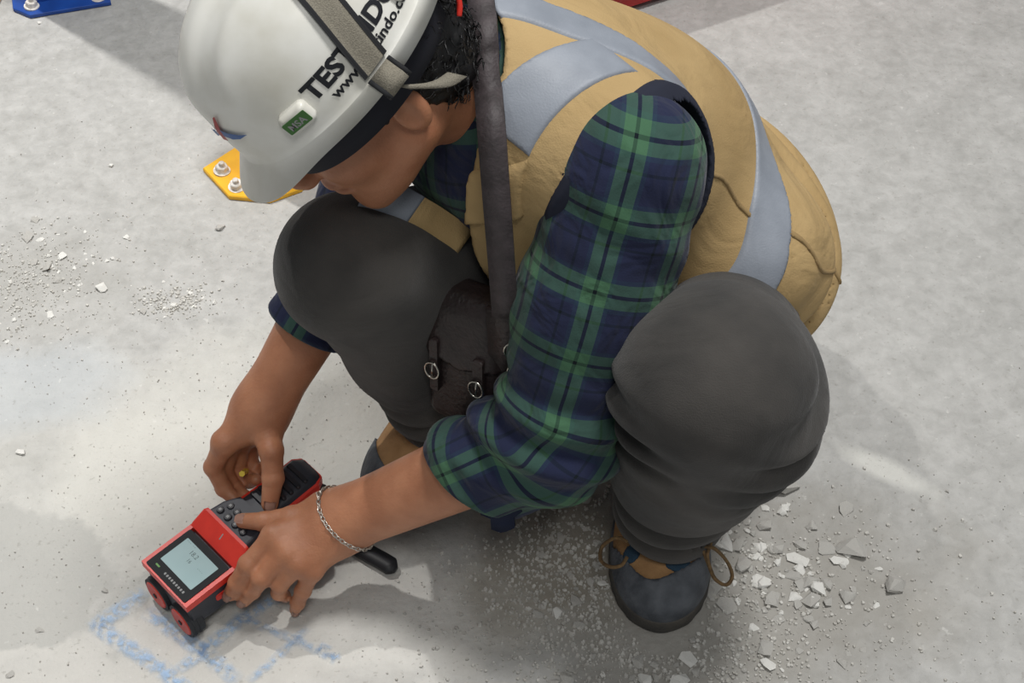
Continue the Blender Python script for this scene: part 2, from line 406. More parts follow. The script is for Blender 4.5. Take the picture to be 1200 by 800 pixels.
# yellow bollard: hexagonal foot plate bolted down, round post rising from it
by = empty('yellow_bollard', (-0.3504, 1.6767, 0.0000))
bm = bmesh.new(); add_prism(bm, [(-.100, .008), (-.055, -.052), (.005, -.060), (.048, -.036), (.075, .03), (.03, .085), (-.04, .075)], 0, .007, bev=.0015)
o = obj('foot_plate', bm_mesh(bm), 'yellow', smooth=False); o.parent = by
bm = bmesh.new(); add_prism(bm, circle(.0, .025, .040, 32), .007, .22, bev=.006); add_prism(bm, circle(.0, .025, .046, 32), .007, .013, bev=.003)
o = obj('post', bm_mesh(bm), 'yellow'); o.parent = by
bolts(by, [(-.071, .000), (-.045, -.034), (.045, .0)], .007)
tag(by, 'yellow bollard foot plate with white bolt heads showing below the helmet visor', 'bollard')
# blue rack upright with its foot plate
bu = empty('rack_upright', (-0.7524, 2.1385, 0.0000)); bu.rotation_euler = (0, 0, .28)
bm = bmesh.new(); add_prism(bm, [(-.075, -.045), (-.050, -.072), (.080, -.072), (.080, .07), (-.075, .07)], 0, .006, bev=.001)
o = obj('foot_plate', bm_mesh(bm), 'blue', smooth=False); o.parent = bu
bm = bmesh.new(); add_prism(bm, [(-.05, -.04), (.05, -.04), (.05, .04), (.036, .04), (.036, -.028), (-.036, -.028), (-.036, .04), (-.05, .04)], .006, 1.7)
o = obj('column', bm_mesh(bm), 'blue', smooth=False); o.parent = bu
bm = bmesh.new(); add_prism(bm, rrect(-.006, .006, -.016, .016, .005, 3), 0, .001, frame((0, -.0405, 0), (1, 0, 0), (0, 0, 1), (0, -1, 0))); SLOT = bm_mesh(bm); SLOT.materials.append(M['black'])
for k in range(19):
    o = bpy.data.objects.new('slot', SLOT); C.objects.link(o); o.parent = bu; o.location = (0, 0, .10 + k * .08)
bolts(bu, [(-.045, -.05), (.062, -.055)], .006)
tag(bu, 'blue steel rack upright with bolted foot plate at the far left', 'rack upright')
# second yellow foot plate far left, only its corner in view
by2 = empty('yellow_bollard', (-0.9124, 2.1337, 0.0000))
bm = bmesh.new(); add_prism(bm, [(-.08, .01), (-.05, -.05), (.03, -.056), (.072, -.036), (.074, .03), (-.04, .07)], 0, .007, bev=.0015)
o = obj('foot_plate', bm_mesh(bm), 'yellow', smooth=False); o.parent = by2
bm = bmesh.new(); add_prism(bm, circle(-.01, .02, .035, 24), .007, .22, bev=.006); o = obj('post', bm_mesh(bm), 'yellow'); o.parent = by2
bolts(by2, [(-.05, .0), (.0, -.032)], .007)
tag(by2, 'yellow foot plate corner at the top left edge beside the blue upright', 'bollard')
# red guard rail on two low feet behind the man
gr = empty('guard_rail', (-.14, 1.875, 0)); gr.rotation_euler = (0, 0, math.atan2(.46, .886))
bm = bmesh.new(); add_prism(bm, rrect(0, 1.5, .02, .09, .008, 3), .012, .26, bev=.006); o = obj('rail', bm_mesh(bm), 'rail', smooth=False); o.parent = gr
for x in (.12, 1.3):
    bm = bmesh.new(); add_prism(bm, rrect(x, x + .12, .012, .16, .01, 3), 0, .012); o = obj('foot', bm_mesh(bm), 'rail', smooth=False); o.parent = gr
tag(gr, 'low red steel guard rail on the floor behind the man', 'guard rail')

# ------------------------------------------------------------------ the man: joints (metres)
LSH, LEL, LWR = A(*(0.1091, 1.0725, 0.5500)), A(*(0.0430, 0.9681, 0.2900)), A(*(-0.1895, 0.9821, 0.1120))
RSH, REL, RWR = A(-.125, 1.29, .50), A(*(-0.1886, 1.1785, 0.3000)), A(*(-0.2821, 1.0987, 0.1650))
NECK = A(-.03, 1.175, .575)
LHIP, LKN, LHEM = A(.265, 1.27, .165), A(*(0.1901, 0.9322, 0.4050)), A(*(0.1763, 1.0117, 0.0900))
RHIP, RKN, RHEM = A(.14, 1.38, .20), A(*(-0.1603, 1.0701, 0.4200)), A(*(-0.0813, 1.1619, 0.0850))
PEL = A(.21, 1.32, .24)
T = A(-.558, -.335, .759); T /= np.linalg.norm(T)
Lt = A(.6, -.8, 0); Lt -= T * (Lt @ T); Lt /= np.linalg.norm(Lt)
Ft = np.cross(Lt, T)                       # chest direction
RT = np.stack([T, Lt, Ft])                 # rows: up the spine, to his left, to the front
HF = A(-.6, -.594, -.535); HU = A(-.655, -.02, .754); HL = A(.459, -.804, .378)
HF /= np.linalg.norm(HF); HU -= HF * (HU @ HF); HU /= np.linalg.norm(HU); HL = np.cross(HU, HF)
HC = A(-.1325, 1.0997, .6266)                 # between the ears
GF = A(-.673, -.487, -.557); GL = A(.51, -.851, .129); GU = A(-.536, -.197, .821)   # axes of the face
RG = np.stack([GF, GL, GU]); HS = .93
BASE = (.03, 1.1, 0)

# skin: head, neck, arms and hands
def head_sdf(P):
    q = (P - HC) @ RG.T / HS; m = q.copy(); m[:, 1] = np.abs(m[:, 1])
    d = ell(q, (-.005, 0, .045), (.094, .074, .09))
    d = smin(d, ell(q, (.042, 0, -.018), (.056, .056, .085)), .03)
    d = smin(d, cone(m, (.0, .05, -.042), (.072, .008, -.092), .024, .021), .03)
    d = smin(d, ell(m, (.055, .036, -.012), (.034, .026, .03)), .02)
    d = smin(d, cone(q, (.094, 0, .022), (.114, 0, -.016), .006, .011), .012)
    d = smin(d, ell(m, (.106, .011, -.020), (.011, .008, .008)), .008)
    d = smax(d, -ell(m, (.104, .033, .024), (.014, .016, .011)), .012)
    d = smin(d, ell(m, (.088, .03, .043), (.012, .024, .008)), .012)
    d = smin(d, ell(q, (.090, 0, -.046), (.014, .024, .006)), .006)
    d = smin(d, ell(q, (.087, 0, -.060), (.014, .021, .007)), .006)
    d = smax(d, -cone(m, (.104, 0, -.0532), (.086, .025, -.0545), .0022, .0016), .004)
    e = ell(m, (-.012, .077, .000), (.017, .010, .029))
    e = smax(e, -ell(m, (-.005, .088, .004), (.009, .008, .019)), .006)
    d = smin(d, e, .006)
    return smin(d * HS, cone(P, HC - GU * .04 - GF * .025, NECK - T * .03, .050, .06), .03)
LH = dict(
    thumb=([(-0.2115, 0.9982, 0.1120), (-0.2425, 0.9883, 0.1130), (-0.2738, 0.9889, 0.1040), (-0.2992, 0.9958, 0.0960)], [.0135, .0122, .0106, .0086]),
    index=([(-0.2589, 0.9640, 0.1120), (-0.2877, 0.9408, 0.0920), (-0.3026, 0.9342, 0.0650), (-0.3129, 0.9321, 0.0460)], [.0128, .0108, .0096, .0080]),
    middle=([(-0.2444, 0.9464, 0.1100), (-0.2722, 0.9278, 0.0850), (-0.2865, 0.9275, 0.0600), (-0.2972, 0.9269, 0.0420)], [.0128, .0108, .0094, .0078]),
    ring=([(-0.2316, 0.9376, 0.1000), (-0.2542, 0.9286, 0.0720), (-0.2587, 0.9343, 0.0460), (-0.2544, 0.9401, 0.0300)], [.012, .0096, .0084, .007]),
    little=([(-0.2179, 0.9368, 0.0880), (-0.2309, 0.9307, 0.0550), (-0.2389, 0.9299, 0.0320), (-0.2439, 0.9323, 0.0140)], [.011, .0088, .0078, .0065]))
RH = dict(
    thumb=([(-0.2801, 1.0896, 0.1580), (-0.2675, 1.0522, 0.1500), (-0.2665, 1.0331, 0.1250), (-0.2712, 1.0155, 0.1010)], [.0150, .0132, .0118, .0096]),
    index=([(-0.3221, 1.0674, 0.1460), (-0.3383, 1.0586, 0.1120), (-0.3290, 1.0479, 0.0860), (-0.3144, 1.0372, 0.0760)], [.0125, .0105, .0090, .0075]),
    middle=([(-0.3194, 1.0825, 0.1300), (-0.3306, 1.0677, 0.0920), (-0.3209, 1.0598, 0.0700), (-0.3071, 1.0471, 0.0740)], [.0120, .0102, .0090, .0075]),
    ring=([(-0.3113, 1.0960, 0.1160), (-0.3189, 1.0823, 0.0760), (-0.3053, 1.0738, 0.0660), (-0.2950, 1.0660, 0.0780)], [.0115, .0098, .0085, .0072]),
    little=([(-0.3027, 1.1105, 0.1040), (-0.3053, 1.0956, 0.0700), (-0.2953, 1.0889, 0.0640), (-0.2878, 1.0863, 0.0740)], [.0105, .0088, .0078, .0068]))
def hand_sdf(P, H, wrist, arm, ra, flat):
    d = None
    for f in ('index', 'middle', 'ring', 'little'):
        k = cone(P, wrist, H[f][0][0], .019, .0135); d = k if d is None else smin(d, k, .014)
    d = smin(d, cone(P, wrist, H['thumb'][0][0], .019, .015), .014)
    d = smin(d, cone(P, H['thumb'][0][0], H['index'][0][0], .011, .011), .012)
    for f, (p, r) in H.items():
        e = chain(P, p, r, .003)
        for i in (1, 2): e = smin(e, np.linalg.norm(P - A(*p[i]), axis=1) - r[i] * 1.02, .003)
        d = smin(d, e, .006)
    w, wl = flat; q = P - wrist
    d = smin(d, cone(P, wrist + w * wl, arm + w * wl * 1.2, .0225, ra), .03)
    d = smin(d, cone(P, wrist - w * wl, arm - w * wl * 1.2, .0225, ra), .03)
    return d
wL = np.cross(LEL - LWR, A(0, -.67, .74)); wL /= np.linalg.norm(wL)
wR = A(.5, -.6, .62); wR /= np.linalg.norm(wR)
fl = lambda P: hand_sdf(P, LH, LWR, LWR + (LEL - LWR) * .82, .031, (wL, .0105))
fr = lambda P: hand_sdf(P, RH, RWR, RWR + (REL - RWR) * .9, .031, (wR, .006))
def torso_core(P):
    d = ell(P, PEL, (.11, .14, .095), RT)
    d = smin(d, ell(P, PEL + T * .30, (.15, .12, .065), RT), .05)
    d = smin(d, cone(P, LSH, RSH, .035, .03), .05)
    for a, b, c in ((LSH, LEL, LWR), (RSH, REL, RWR)):
        d = smin(d, cone(P, a, b, .030, .030), .03); d = smin(d, cone(P, b, b + (c - b) * .5, .030, .030), .02)
    for a, b, c in ((LHIP, LKN, LHEM), (RHIP, RKN, RHEM)):
        d = smin(d, cone(P, a, b, .045, .040), .01); d = smin(d, cone(P, b, c, .040, .032), .01)
    return d
def bb(pts, m): p = np.array(pts); return p.min(0) - m, p.max(0) + m
hp = lambda H: [p for k in H.values() for p in k[0]]
parts = [mesh_sdf(torso_core, (-.32, .8, .03), (.46, 1.62, .68), .008, 1),
         mesh_sdf(head_sdf, *bb([HC], .175), .0026),
         mesh_sdf(fl, *bb(hp(LH) + [LWR + (LEL - LWR) * .82], .05), .0016),
         mesh_sdf(fr, *bb(hp(RH) + [RWR + (REL - RWR) * .9], .05), .0016)]
v, q = join(parts)
person = obj('person', fast_mesh(v - A(*BASE), q), 'skin'); person.location = BASE
tag(person, 'squatting person in tan vest, plaid shirt and dark trousers using a floor scanner', 'person')
def nail(p, r, out):
    """nail plate on a fingertip: p = last two joints, out = which way the nail faces"""
    a, b = A(*p[-2]), A(*p[-1]); t = b - a; t /= np.linalg.norm(t); o = A(*out); o -= t * (o @ t); o /= np.linalg.norm(o)
    s = np.cross(t, o); bm = bmesh.new(); grid = []
    for i in range(6):
        row = []
        for j in range(7):
            u = -1 + 2 * i / 5; w_ = -1 + 2 * j / 6; rr = r[-1] * 1.0 + .0004
            ww = .62 * math.sqrt(max(0, 1 - .55 * max(0, u) ** 2)); ang = w_ * ww * 1.15
            c = b + t * (u * .0062 + .0005); h = rr * (1 - .10 * max(0, u) ** 2)
            row.append(bm.verts.new(tuple(c + o * math.cos(ang) * h + s * math.sin(ang) * h)))
        grid.append(row)
    for i in range(5):
        for j in range(6): bm.faces.new((grid[i][j], grid[i + 1][j], grid[i + 1][j + 1], grid[i][j + 1]))
    bmesh.ops.solidify(bm, geom=bm.faces[:], thickness=.0007)
    obj('fingernail', bm_mesh(bm), 'nail', person)
TOC = (0, -.67, .74)
nail(*LH['index'], (-.3, -.7, .5)); nail(*LH['middle'], (-.2, -.75, .5)); nail(*LH['thumb'], (0, -.3, 1)); nail(*LH['ring'], (-.3, -.9, -.2)); nail(*LH['little'], (.2, -1, .3))
nail(*RH['thumb'], (.15, -.75, .6)); nail(*RH['index'], (-.6, -.5, -.3))
for s in (1, -1):
    bm = bmesh.new(); bmesh.ops.create_uvsphere(bm, u_segments=16, v_segments=10, radius=.0115, matrix=Matrix.Translation(Vector(HC + GF * .078 + GL * .030 * s + GU * .022))); obj('eye', bm_mesh(bm), 'eye', person)
# hair
def hair_sdf(P):
    q = (P - HC) @ RG.T / HS
    d = ell(q, (-.022, 0, .045), (.098, .084, .097))
    d = smin(d, ell(q, (-.062, 0, -.022), (.05, .068, .055)), .03)
    d = d - .006 * snoise(P, 150, 10) - .004 * snoise(P, 330, 10, 7)
    fl_ = q[:, 0] - .012 - .5 * np.maximum(q[:, 2], 0)          # hair line at the temple
    d = smax(d, fl_, .012)
    d = smax(d, -(ell(np.column_stack([q[:, 0], np.abs(q[:, 1]), q[:, 2]]), (.004, .088, -.006), (.030, .03, .040))), .006)
    side = -(q[:, 2] + .028 + .9 * np.minimum(q[:, 0] + .03, 0) + .0 * q[:, 1])
    d = smax(d, np.where(q[:, 0] > -.03, side, -1), .006)
    sb = cone(np.column_stack([q[:, 0], np.abs(q[:, 1]), q[:, 2]]), (.046, .058, .040), (.004, .068, .026), .010, .010)
    sb = np.minimum(sb, cone(np.column_stack([q[:, 0], np.abs(q[:, 1]), q[:, 2]]), (.018, .066, .03), (.012, .0655, .004), .008, .004)) - .0025 * snoise(P, 300)
    return smin(d, sb, .006)
hv, hq = mesh_sdf(hair_sdf, *bb([HC], .16), .0026)
hair = obj('hair', fast_mesh(hv - A(*BASE), hq), 'hair'); hair.parent = person
rnd = random.Random(3); bm = bmesh.new(); cnt = 0
hvq = (hv - HC) @ RG.T
cand = np.where((hvq[:, 0] < -.035) & (hvq[:, 2] < .07))[0]
for _ in range(420):
    p = hv[cand[rnd.randrange(len(cand))]]; n = p - (HC - GF * .03 + GU * .02); n /= np.linalg.norm(n)
    t = np.cross(n, A(rnd.gauss(0, 1), rnd.gauss(0, 1), rnd.gauss(0, 1))); t /= np.linalg.norm(t); b2 = np.cross(n, t)
    R_ = rnd.uniform(.004, .008); pts = []
    for k in range(9):
        a = k / 8 * rnd.uniform(3.5, 5.0); pts.append(tuple(p - n * .002 + n * (.0015 * k * .6) + (t * math.sin(a) + b2 * (1 - math.cos(a))) * R_))
    add_tube(bm, pts, .0009, 4, taper=[1 - .07 * k for k in range(9)])
me = bm_mesh(bm); c_ = obj('hair_curls', me, 'hair', person); c_['kind'] = 'stuff'

# trousers
def trouser_sdf(P):
    d1 = chain(P, [LHIP, LKN, LKN + (LHEM - LKN) * .45, LHEM], [.085, .074, .076, .060], .04)
    d1 = smin(d1, ell(P, A(*(0.2195, 0.9483, 0.3400)), (.07, .07, .072)), .05)
    d1 = smin(d1, ell(P, LKN + A(.0, .02, .0), (.082, .078, .060)), .05)
    t, L = seg_t(P, LKN, LHEM)
    w1 = np.exp(-((t - L * .80) / .075) ** 2)
    d1 = d1 - w1 * (.006 * np.sin(t * 105 + 6 * snoise(P, 17)) + .008 * snoise(P, 48, 8, 2)) - .002 * snoise(P, 40)
    g = np.exp(-(np.linalg.norm(P - A(*(0.2742, 0.9333, 0.3400)), axis=1) / .075) ** 2)
    ax = A(.55, -.45, .7); d1 = d1 - g * .013 * np.sin((P @ ax) * 170 + 2.5 * snoise(P, 30, 8, 4))
    g2 = np.exp(-(np.linalg.norm(P - A(*(0.1039, 0.9172, 0.3600)), axis=1) / .05) ** 2); d1 = d1 - g2 * .012 * np.sin((P @ A(.2, .3, 1)) * 150)
    d1 = smax(d1, -(P[:, 2] - .052 + .10 * (P[:, 1] - 1.0)), .01)
    inner = chain(P, [LKN, LHEM, LHEM + (LHEM - LKN) * .3], [.05, .052, .050], .02); d1 = smax(d1, -inner, .006)
    d2 = chain(P, [RHIP, RKN, RKN + (RHEM - RKN) * .5, RHEM], [.085, .068, .056, .052], .03)
    t, L = seg_t(P, RKN, RHEM)
    d2 = d2 - .004 * snoise(P, 50, 8, 9) - np.exp(-((t - L * .85) / .06) ** 2) * .005 * np.sin(t * 150)
    d2 = smax(d2, -(P[:, 2] - .055), .01)
    d = smin(d1, d2, .02)
    d = smin(d, ell(P, PEL - T * .01, (.12, .150, .115), RT), .05)
    return smax(d, -np.maximum(np.maximum(vest_solid(P, .002), -((P - PEL) @ T + .035)), .06 - (P - PEL) @ Lt), .006)

# torso, shirt and vest
def torso_sdf(P):
    d = ell(P, PEL + T * .03, (.155, .165, .122), RT)
    d = smin(d, ell(P, PEL + T * .20 - Ft * .030, (.17, .150, .122), RT), .06)
    d = smin(d, ell(P, PEL + T * .34 - Ft * .005, (.14, .165, .105), RT), .06)
    d = smin(d, cone(P, LSH - Lt * .03 - T * .01, RSH, .058, .05), .06)
    d = smin(d, cone(P, NECK + T * .005, NECK - T * .06, .058, .09), .05)
    return smin(d, ell(P, PEL + T * .33 + Ft * .07 - Lt * .02, (.10, .11, .06), RT), .05)
SLC = LEL + (LWR - LEL) * .44              # where the rolled cuff ends
def sleeve_sdf(P):
    d = chain(P, [LSH + T * .0, LSH + (LEL - LSH) * .5, LEL, SLC], [.073, .069, .062, .050], .03)
    d = smin(d, cone(P, LEL + A(.0, -.0, -.018), SLC + A(.05, 0, -.008), .050, .044), .03)
    t, L = seg_t(P, LSH, LEL)
    d = d - np.exp(-((t - L) / .07) ** 2) * .006 * np.sin(t * 130 + 3.0 * snoise(P, 24)) - .004 * snoise(P, 48, 8, 3)
    d = d - np.exp(-((t - .05) / .06) ** 2) * .002 * np.sin((P @ Ft) * 120)
    tf, Lf = seg_t(P, LEL, SLC)
    d = np.where(tf > 0, d - .004 * np.exp(-((tf - Lf + .018) / .014) ** 2), d)
    low = (P - SLC) @ A(0, -.743, -.669); d = smax(d, tf - Lf + .55 * np.maximum(low + .03, 0) - .01, .008)
    hole = cone(P, LEL + (SLC - LEL) * .6, SLC + (SLC - LEL) * .4, .040, .044)
    return smax(d, -hole, .004)
def rsleeve_sdf(P):
    e = REL + (RWR - REL) * .40
    d = chain(P, [RSH, REL, e], [.040, .046, .050], .02) - .003 * snoise(P, 60)
    t, L = seg_t(P, REL, e); d = smax(d, t - L, .008)
    return smax(d, -cone(P, REL + (e - REL) * .7, e + (e - REL) * .5, .038, .042), .004)
def shirt_sdf(P):
    d = torso_sdf(P)
    d = smax(d, -((P - PEL) @ T + .13), .01)
    d = smax(d, -cone(P, NECK - T * .02 - Ft * .0, NECK + T * .2 + Ft * .05, .052, .075), .01)
    return d
def weave_limb(P, a, b, c, r):
    ab = b - a; L1 = np.linalg.norm(ab); bc = c - b; L2 = np.linalg.norm(bc)
    t1 = ((P - a) @ ab) / L1; t2 = ((P - b) @ bc) / L2
    k = lsm(t1 - L1 - .35 * np.maximum(t2, 0) * 0, -.04, .04) * (t2 > -.05)
    s1 = t1; s2 = L1 + t2
    def ang(d, o):
        d = d / np.linalg.norm(d); e = A(.1, -.67, .74); e -= d * (e @ d); e /= np.linalg.norm(e); m = np.cross(d, e); q = P - o
        R0 = .086; return R0 * np.arcsin(np.clip((q @ m) / R0, -.97, .97))
    v1 = ang(ab, a); v2 = ang(bc, b)
    d1 = cone(P, a, b, 0, 0); d2 = cone(P, b, c, 0, 0); w2 = lsm(d1 - d2, -.02, .02)
    return np.column_stack([s1 * (1 - w2) + s2 * w2, v1 * (1 - w2) + v2 * w2])
sp = [mesh_sdf(sleeve_sdf, *bb([LSH, LEL, SLC], .11), .0036), mesh_sdf(rsleeve_sdf, *bb([RSH, REL, RWR], .09), .004), mesh_sdf(shirt_sdf, (-.30, .9, .1), (.5, 1.62, .72), .0055)]
wv = [weave_limb(sp[0][0], LSH, LEL, SLC, .066), weave_limb(sp[1][0], RSH, REL, RWR, .06), np.column_stack([(sp[2][0] - PEL) @ T, (sp[2][0] - PEL) @ Lt])]
v, q = join(sp)
me = fast_mesh(v - A(*BASE), q); set_weave(me, np.concatenate(wv))
shirt = obj('shirt', me, 'plaid'); shirt.parent = person; shirt['label'] = 'navy and green plaid shirt with rolled sleeves'
# collar of the shirt and loose corner of the rolled cuff
bm = bmesh.new()
p0 = [(-0.0156, 0.9267, 0.2350), (-0.0105, 0.9220, 0.2150), (-0.0088, 0.9162, 0.1900)]
add_ribbon(bm, smooth_path(p0, 4), [(.021, -.004, .008)] * 5 + [(.012, -.002, .004)] * 3 + [(.003, 0, .001)], .004)
o = obj('cuff_tab', bm_mesh(bm), 'bluecloth', person); 
def collar_sdf(P):
    ax = NECK - T * .01; q = (P - ax) @ RT.T
    r = np.sqrt((q[:, 1] / 1.08) ** 2 + (q[:, 2] + .0) ** 2)
    d = np.abs(r - (.063 + .25 * np.maximum(-q[:, 0], 0))) - .0045
    d = smax(d, np.abs(q[:, 0] - .005) - .030, .006)
    return smax(d, -(.03 - np.abs(q[:, 1]) - .0) - np.where(q[:, 2] > 0, 0, 9), .006)
v, q = mesh_sdf(collar_sdf, *bb([NECK], .13), .003)
me = fast_mesh(v - A(*BASE), q); set_weave(me, np.column_stack([(v - PEL) @ T, (v - PEL) @ Lt])); o = obj('shirt_collar', me, 'plaid'); o.parent = person

def vest_solid(P, off):
    d = torso_sdf(P)
    # loose cloth: flare over the seat, fronts hanging from the chest
    d = smin(d, ell(P, PEL - T * .015 + Lt * .040 - Ft * .0, (.085, .142, .108), RT), .06)
    d = smin(d, ell(P, A(*(0.2499, 1.1775, 0.3350)), (.078, .075, .07)), .05)
    d = smin(d, ell(P, PEL + T * .24 + Ft * .085, (.13, .120, .075), RT), .06)
    q = (P - PEL) @ RT.T
    d = d - .0035 * snoise(P, 34, 8, 5) - .006 * np.exp(-((q[:, 0] - .01) / .055) ** 2) * np.sin(q[:, 0] * 95 + q[:, 1] * 45 + 3.5 * snoise(P, 20, 8, 11)) * 1.3
    return d - off
def vest_cut(P):
    q = (P - PEL) @ RT.T
    c = -(q[:, 0] + .042 + .012 * np.sin(q[:, 1] * 30 + q[:, 2] * 25) - .25 * np.maximum(q[:, 2] - .02, 0))      # hem
    arm = armhole(P)
    c = np.maximum(c, -arm); c = np.maximum(c, -rarmhole(P))
    c = np.maximum(c, -cone(P, NECK - T * .015 + Ft * .01, NECK + T * .25 + Ft * .03, .066, .10))   # neck
    front = np.maximum(np.abs(q[:, 1] + .01) - (.018 + .10 * np.maximum(q[:, 0] - .25, 0) + .05), -q[:, 2])
    return np.maximum(c, -front)
AH = LSH + Lt * .015 - T * .018 + Ft * .006
def armhole(P): return chain(P, [AH - Lt * .02 - T * .01, AH + Lt * .05 + (LEL - LSH) * .25, LEL], [.090, .092, .09], .02)
def rarmhole(P): return chain(P, [RSH, RSH + (REL - RSH) * .5, REL], [.08, .085, .08], .02)
def vest_sdf(P):
    d = vest_solid(P, .013); d = np.maximum(d, -vest_solid(P, .006))
    return smax(d, vest_cut(P), .004)
vlo, vhi = (-.30, .88, .08), (.52, 1.64, .74)
v, q = mesh_sdf(vest_sdf, vlo, vhi, .0042)
vest = obj('vest', fast_mesh(v - A(*BASE), q), 'vest'); vest.parent = person; vest['label'] = 'tan work vest with grey reflective bands'
def band(fn, name, m, h=.0030, o_=.0156, i_=.006, lab=None, cutk=.003):
    def s(P):
        d = vest_solid(P, o_); d = smax(d, fn(P), .003); d = np.maximum(d, -vest_solid(P, i_))
        return np.maximum(d, vest_cut(P) + .001)
    v, q = mesh_sdf(s, vlo, vhi, h)
    o = obj(name, fast_mesh(v - A(*BASE), q), m); o.parent = vest; o.matrix_parent_inverse = Matrix()
    if lab: o['label'] = lab
    return o
loc = lambda P: ((P - PEL) @ RT.T)
def f_waist(P):
    q = loc(P); return np.abs(q[:, 0] - .162 + .18 * np.maximum(q[:, 2] + .06, 0)) - .0205
def f_yoke(P):
    q = loc(P); return np.maximum(np.abs(q[:, 0] + 1.16 * np.abs(q[:, 1]) - .495) / 1.53 - .0185, q[:, 2] + .03)
def f_front(P):
    q = loc(P); return np.maximum(np.maximum(np.abs(q[:, 1] - .100) - .025, -(q[:, 2] + .10)), q[:, 2] - .02)
band(f_waist, 'reflective_band', 'reflect', lab='silver-grey band round the lower back')
band(f_yoke, 'reflective_band', 'reflect', lab='silver-grey band across the shoulder yoke')
band(lambda P: np.maximum(f_front(P), -(loc(P)[:, 0] - .2)), 'reflective_band', 'reflect', lab='silver-grey band down the left front')
band(lambda P: np.maximum(np.maximum(np.abs(loc(P)[:, 0] - .13) - .02, -(loc(P)[:, 2] - .03)), loc(P)[:, 1]), 'reflective_band', 'reflect', lab='silver-grey band on the right front panel')
def trim_sdf(P):
    d = np.maximum(vest_solid(P, .0185), -vest_solid(P, .003)); a = armhole(P)
    return np.maximum(d, np.abs(a - .001) - .005)
v, q = mesh_sdf(trim_sdf, *bb([LSH], .17), .0030)
o = obj('armhole_trim', fast_mesh(v - A(*BASE), q), 'trim'); o.parent = vest; o['label'] = 'dark binding round the armhole'
# pocket flap on the left front
pk = PEL + T * .27 + Lt * .12 + Ft * .09
band(lambda P: np.maximum(np.maximum(np.abs(loc(P)[:, 0] - .43) - .022, np.abs(loc(P)[:, 1] - .090) - .036), -(loc(P)[:, 2] - .005)), 'pocket_flap', 'vest', o_=.018)
# seams
band(lambda P: np.maximum(np.maximum(np.abs(loc(P)[:, 2] + .064 + .006 * np.sin(loc(P)[:, 0] * 60)) - .0028, -loc(P)[:, 1]), loc(P)[:, 0] - .30), 'seam', 'vest_seam', o_=.0150)
v, q = mesh_sdf(trouser_sdf, (-.30, .78, .02), (.48, 1.60, .56), .0045)
tr = obj('trousers', fast_mesh(v - A(*BASE), q), 'trouser'); tr.parent = person; tr['label'] = 'dark charcoal trousers, dusty at the knees'
# right front panel of the vest falling over the thigh
for m_, nm, path, hw in (('reflect', 'reflective_band', [(-0.1407, 1.0897, 0.5000), (-0.1191, 1.0885, 0.4900), (-0.0979, 1.0909, 0.4720)], .022), ('vest', 'front_panel', [(-0.0988, 1.0909, 0.4720), (-0.0798, 1.0950, 0.4520), (-0.0513, 1.0989, 0.4200)], .022)):
    bm = bmesh.new(); pts = smooth_path(path, 6); add_ribbon(bm, pts, [Vector((.5, .45, .55)) * hw * 1.15] * len(pts), .004); obj(nm, bm_mesh(bm), m_, vest)

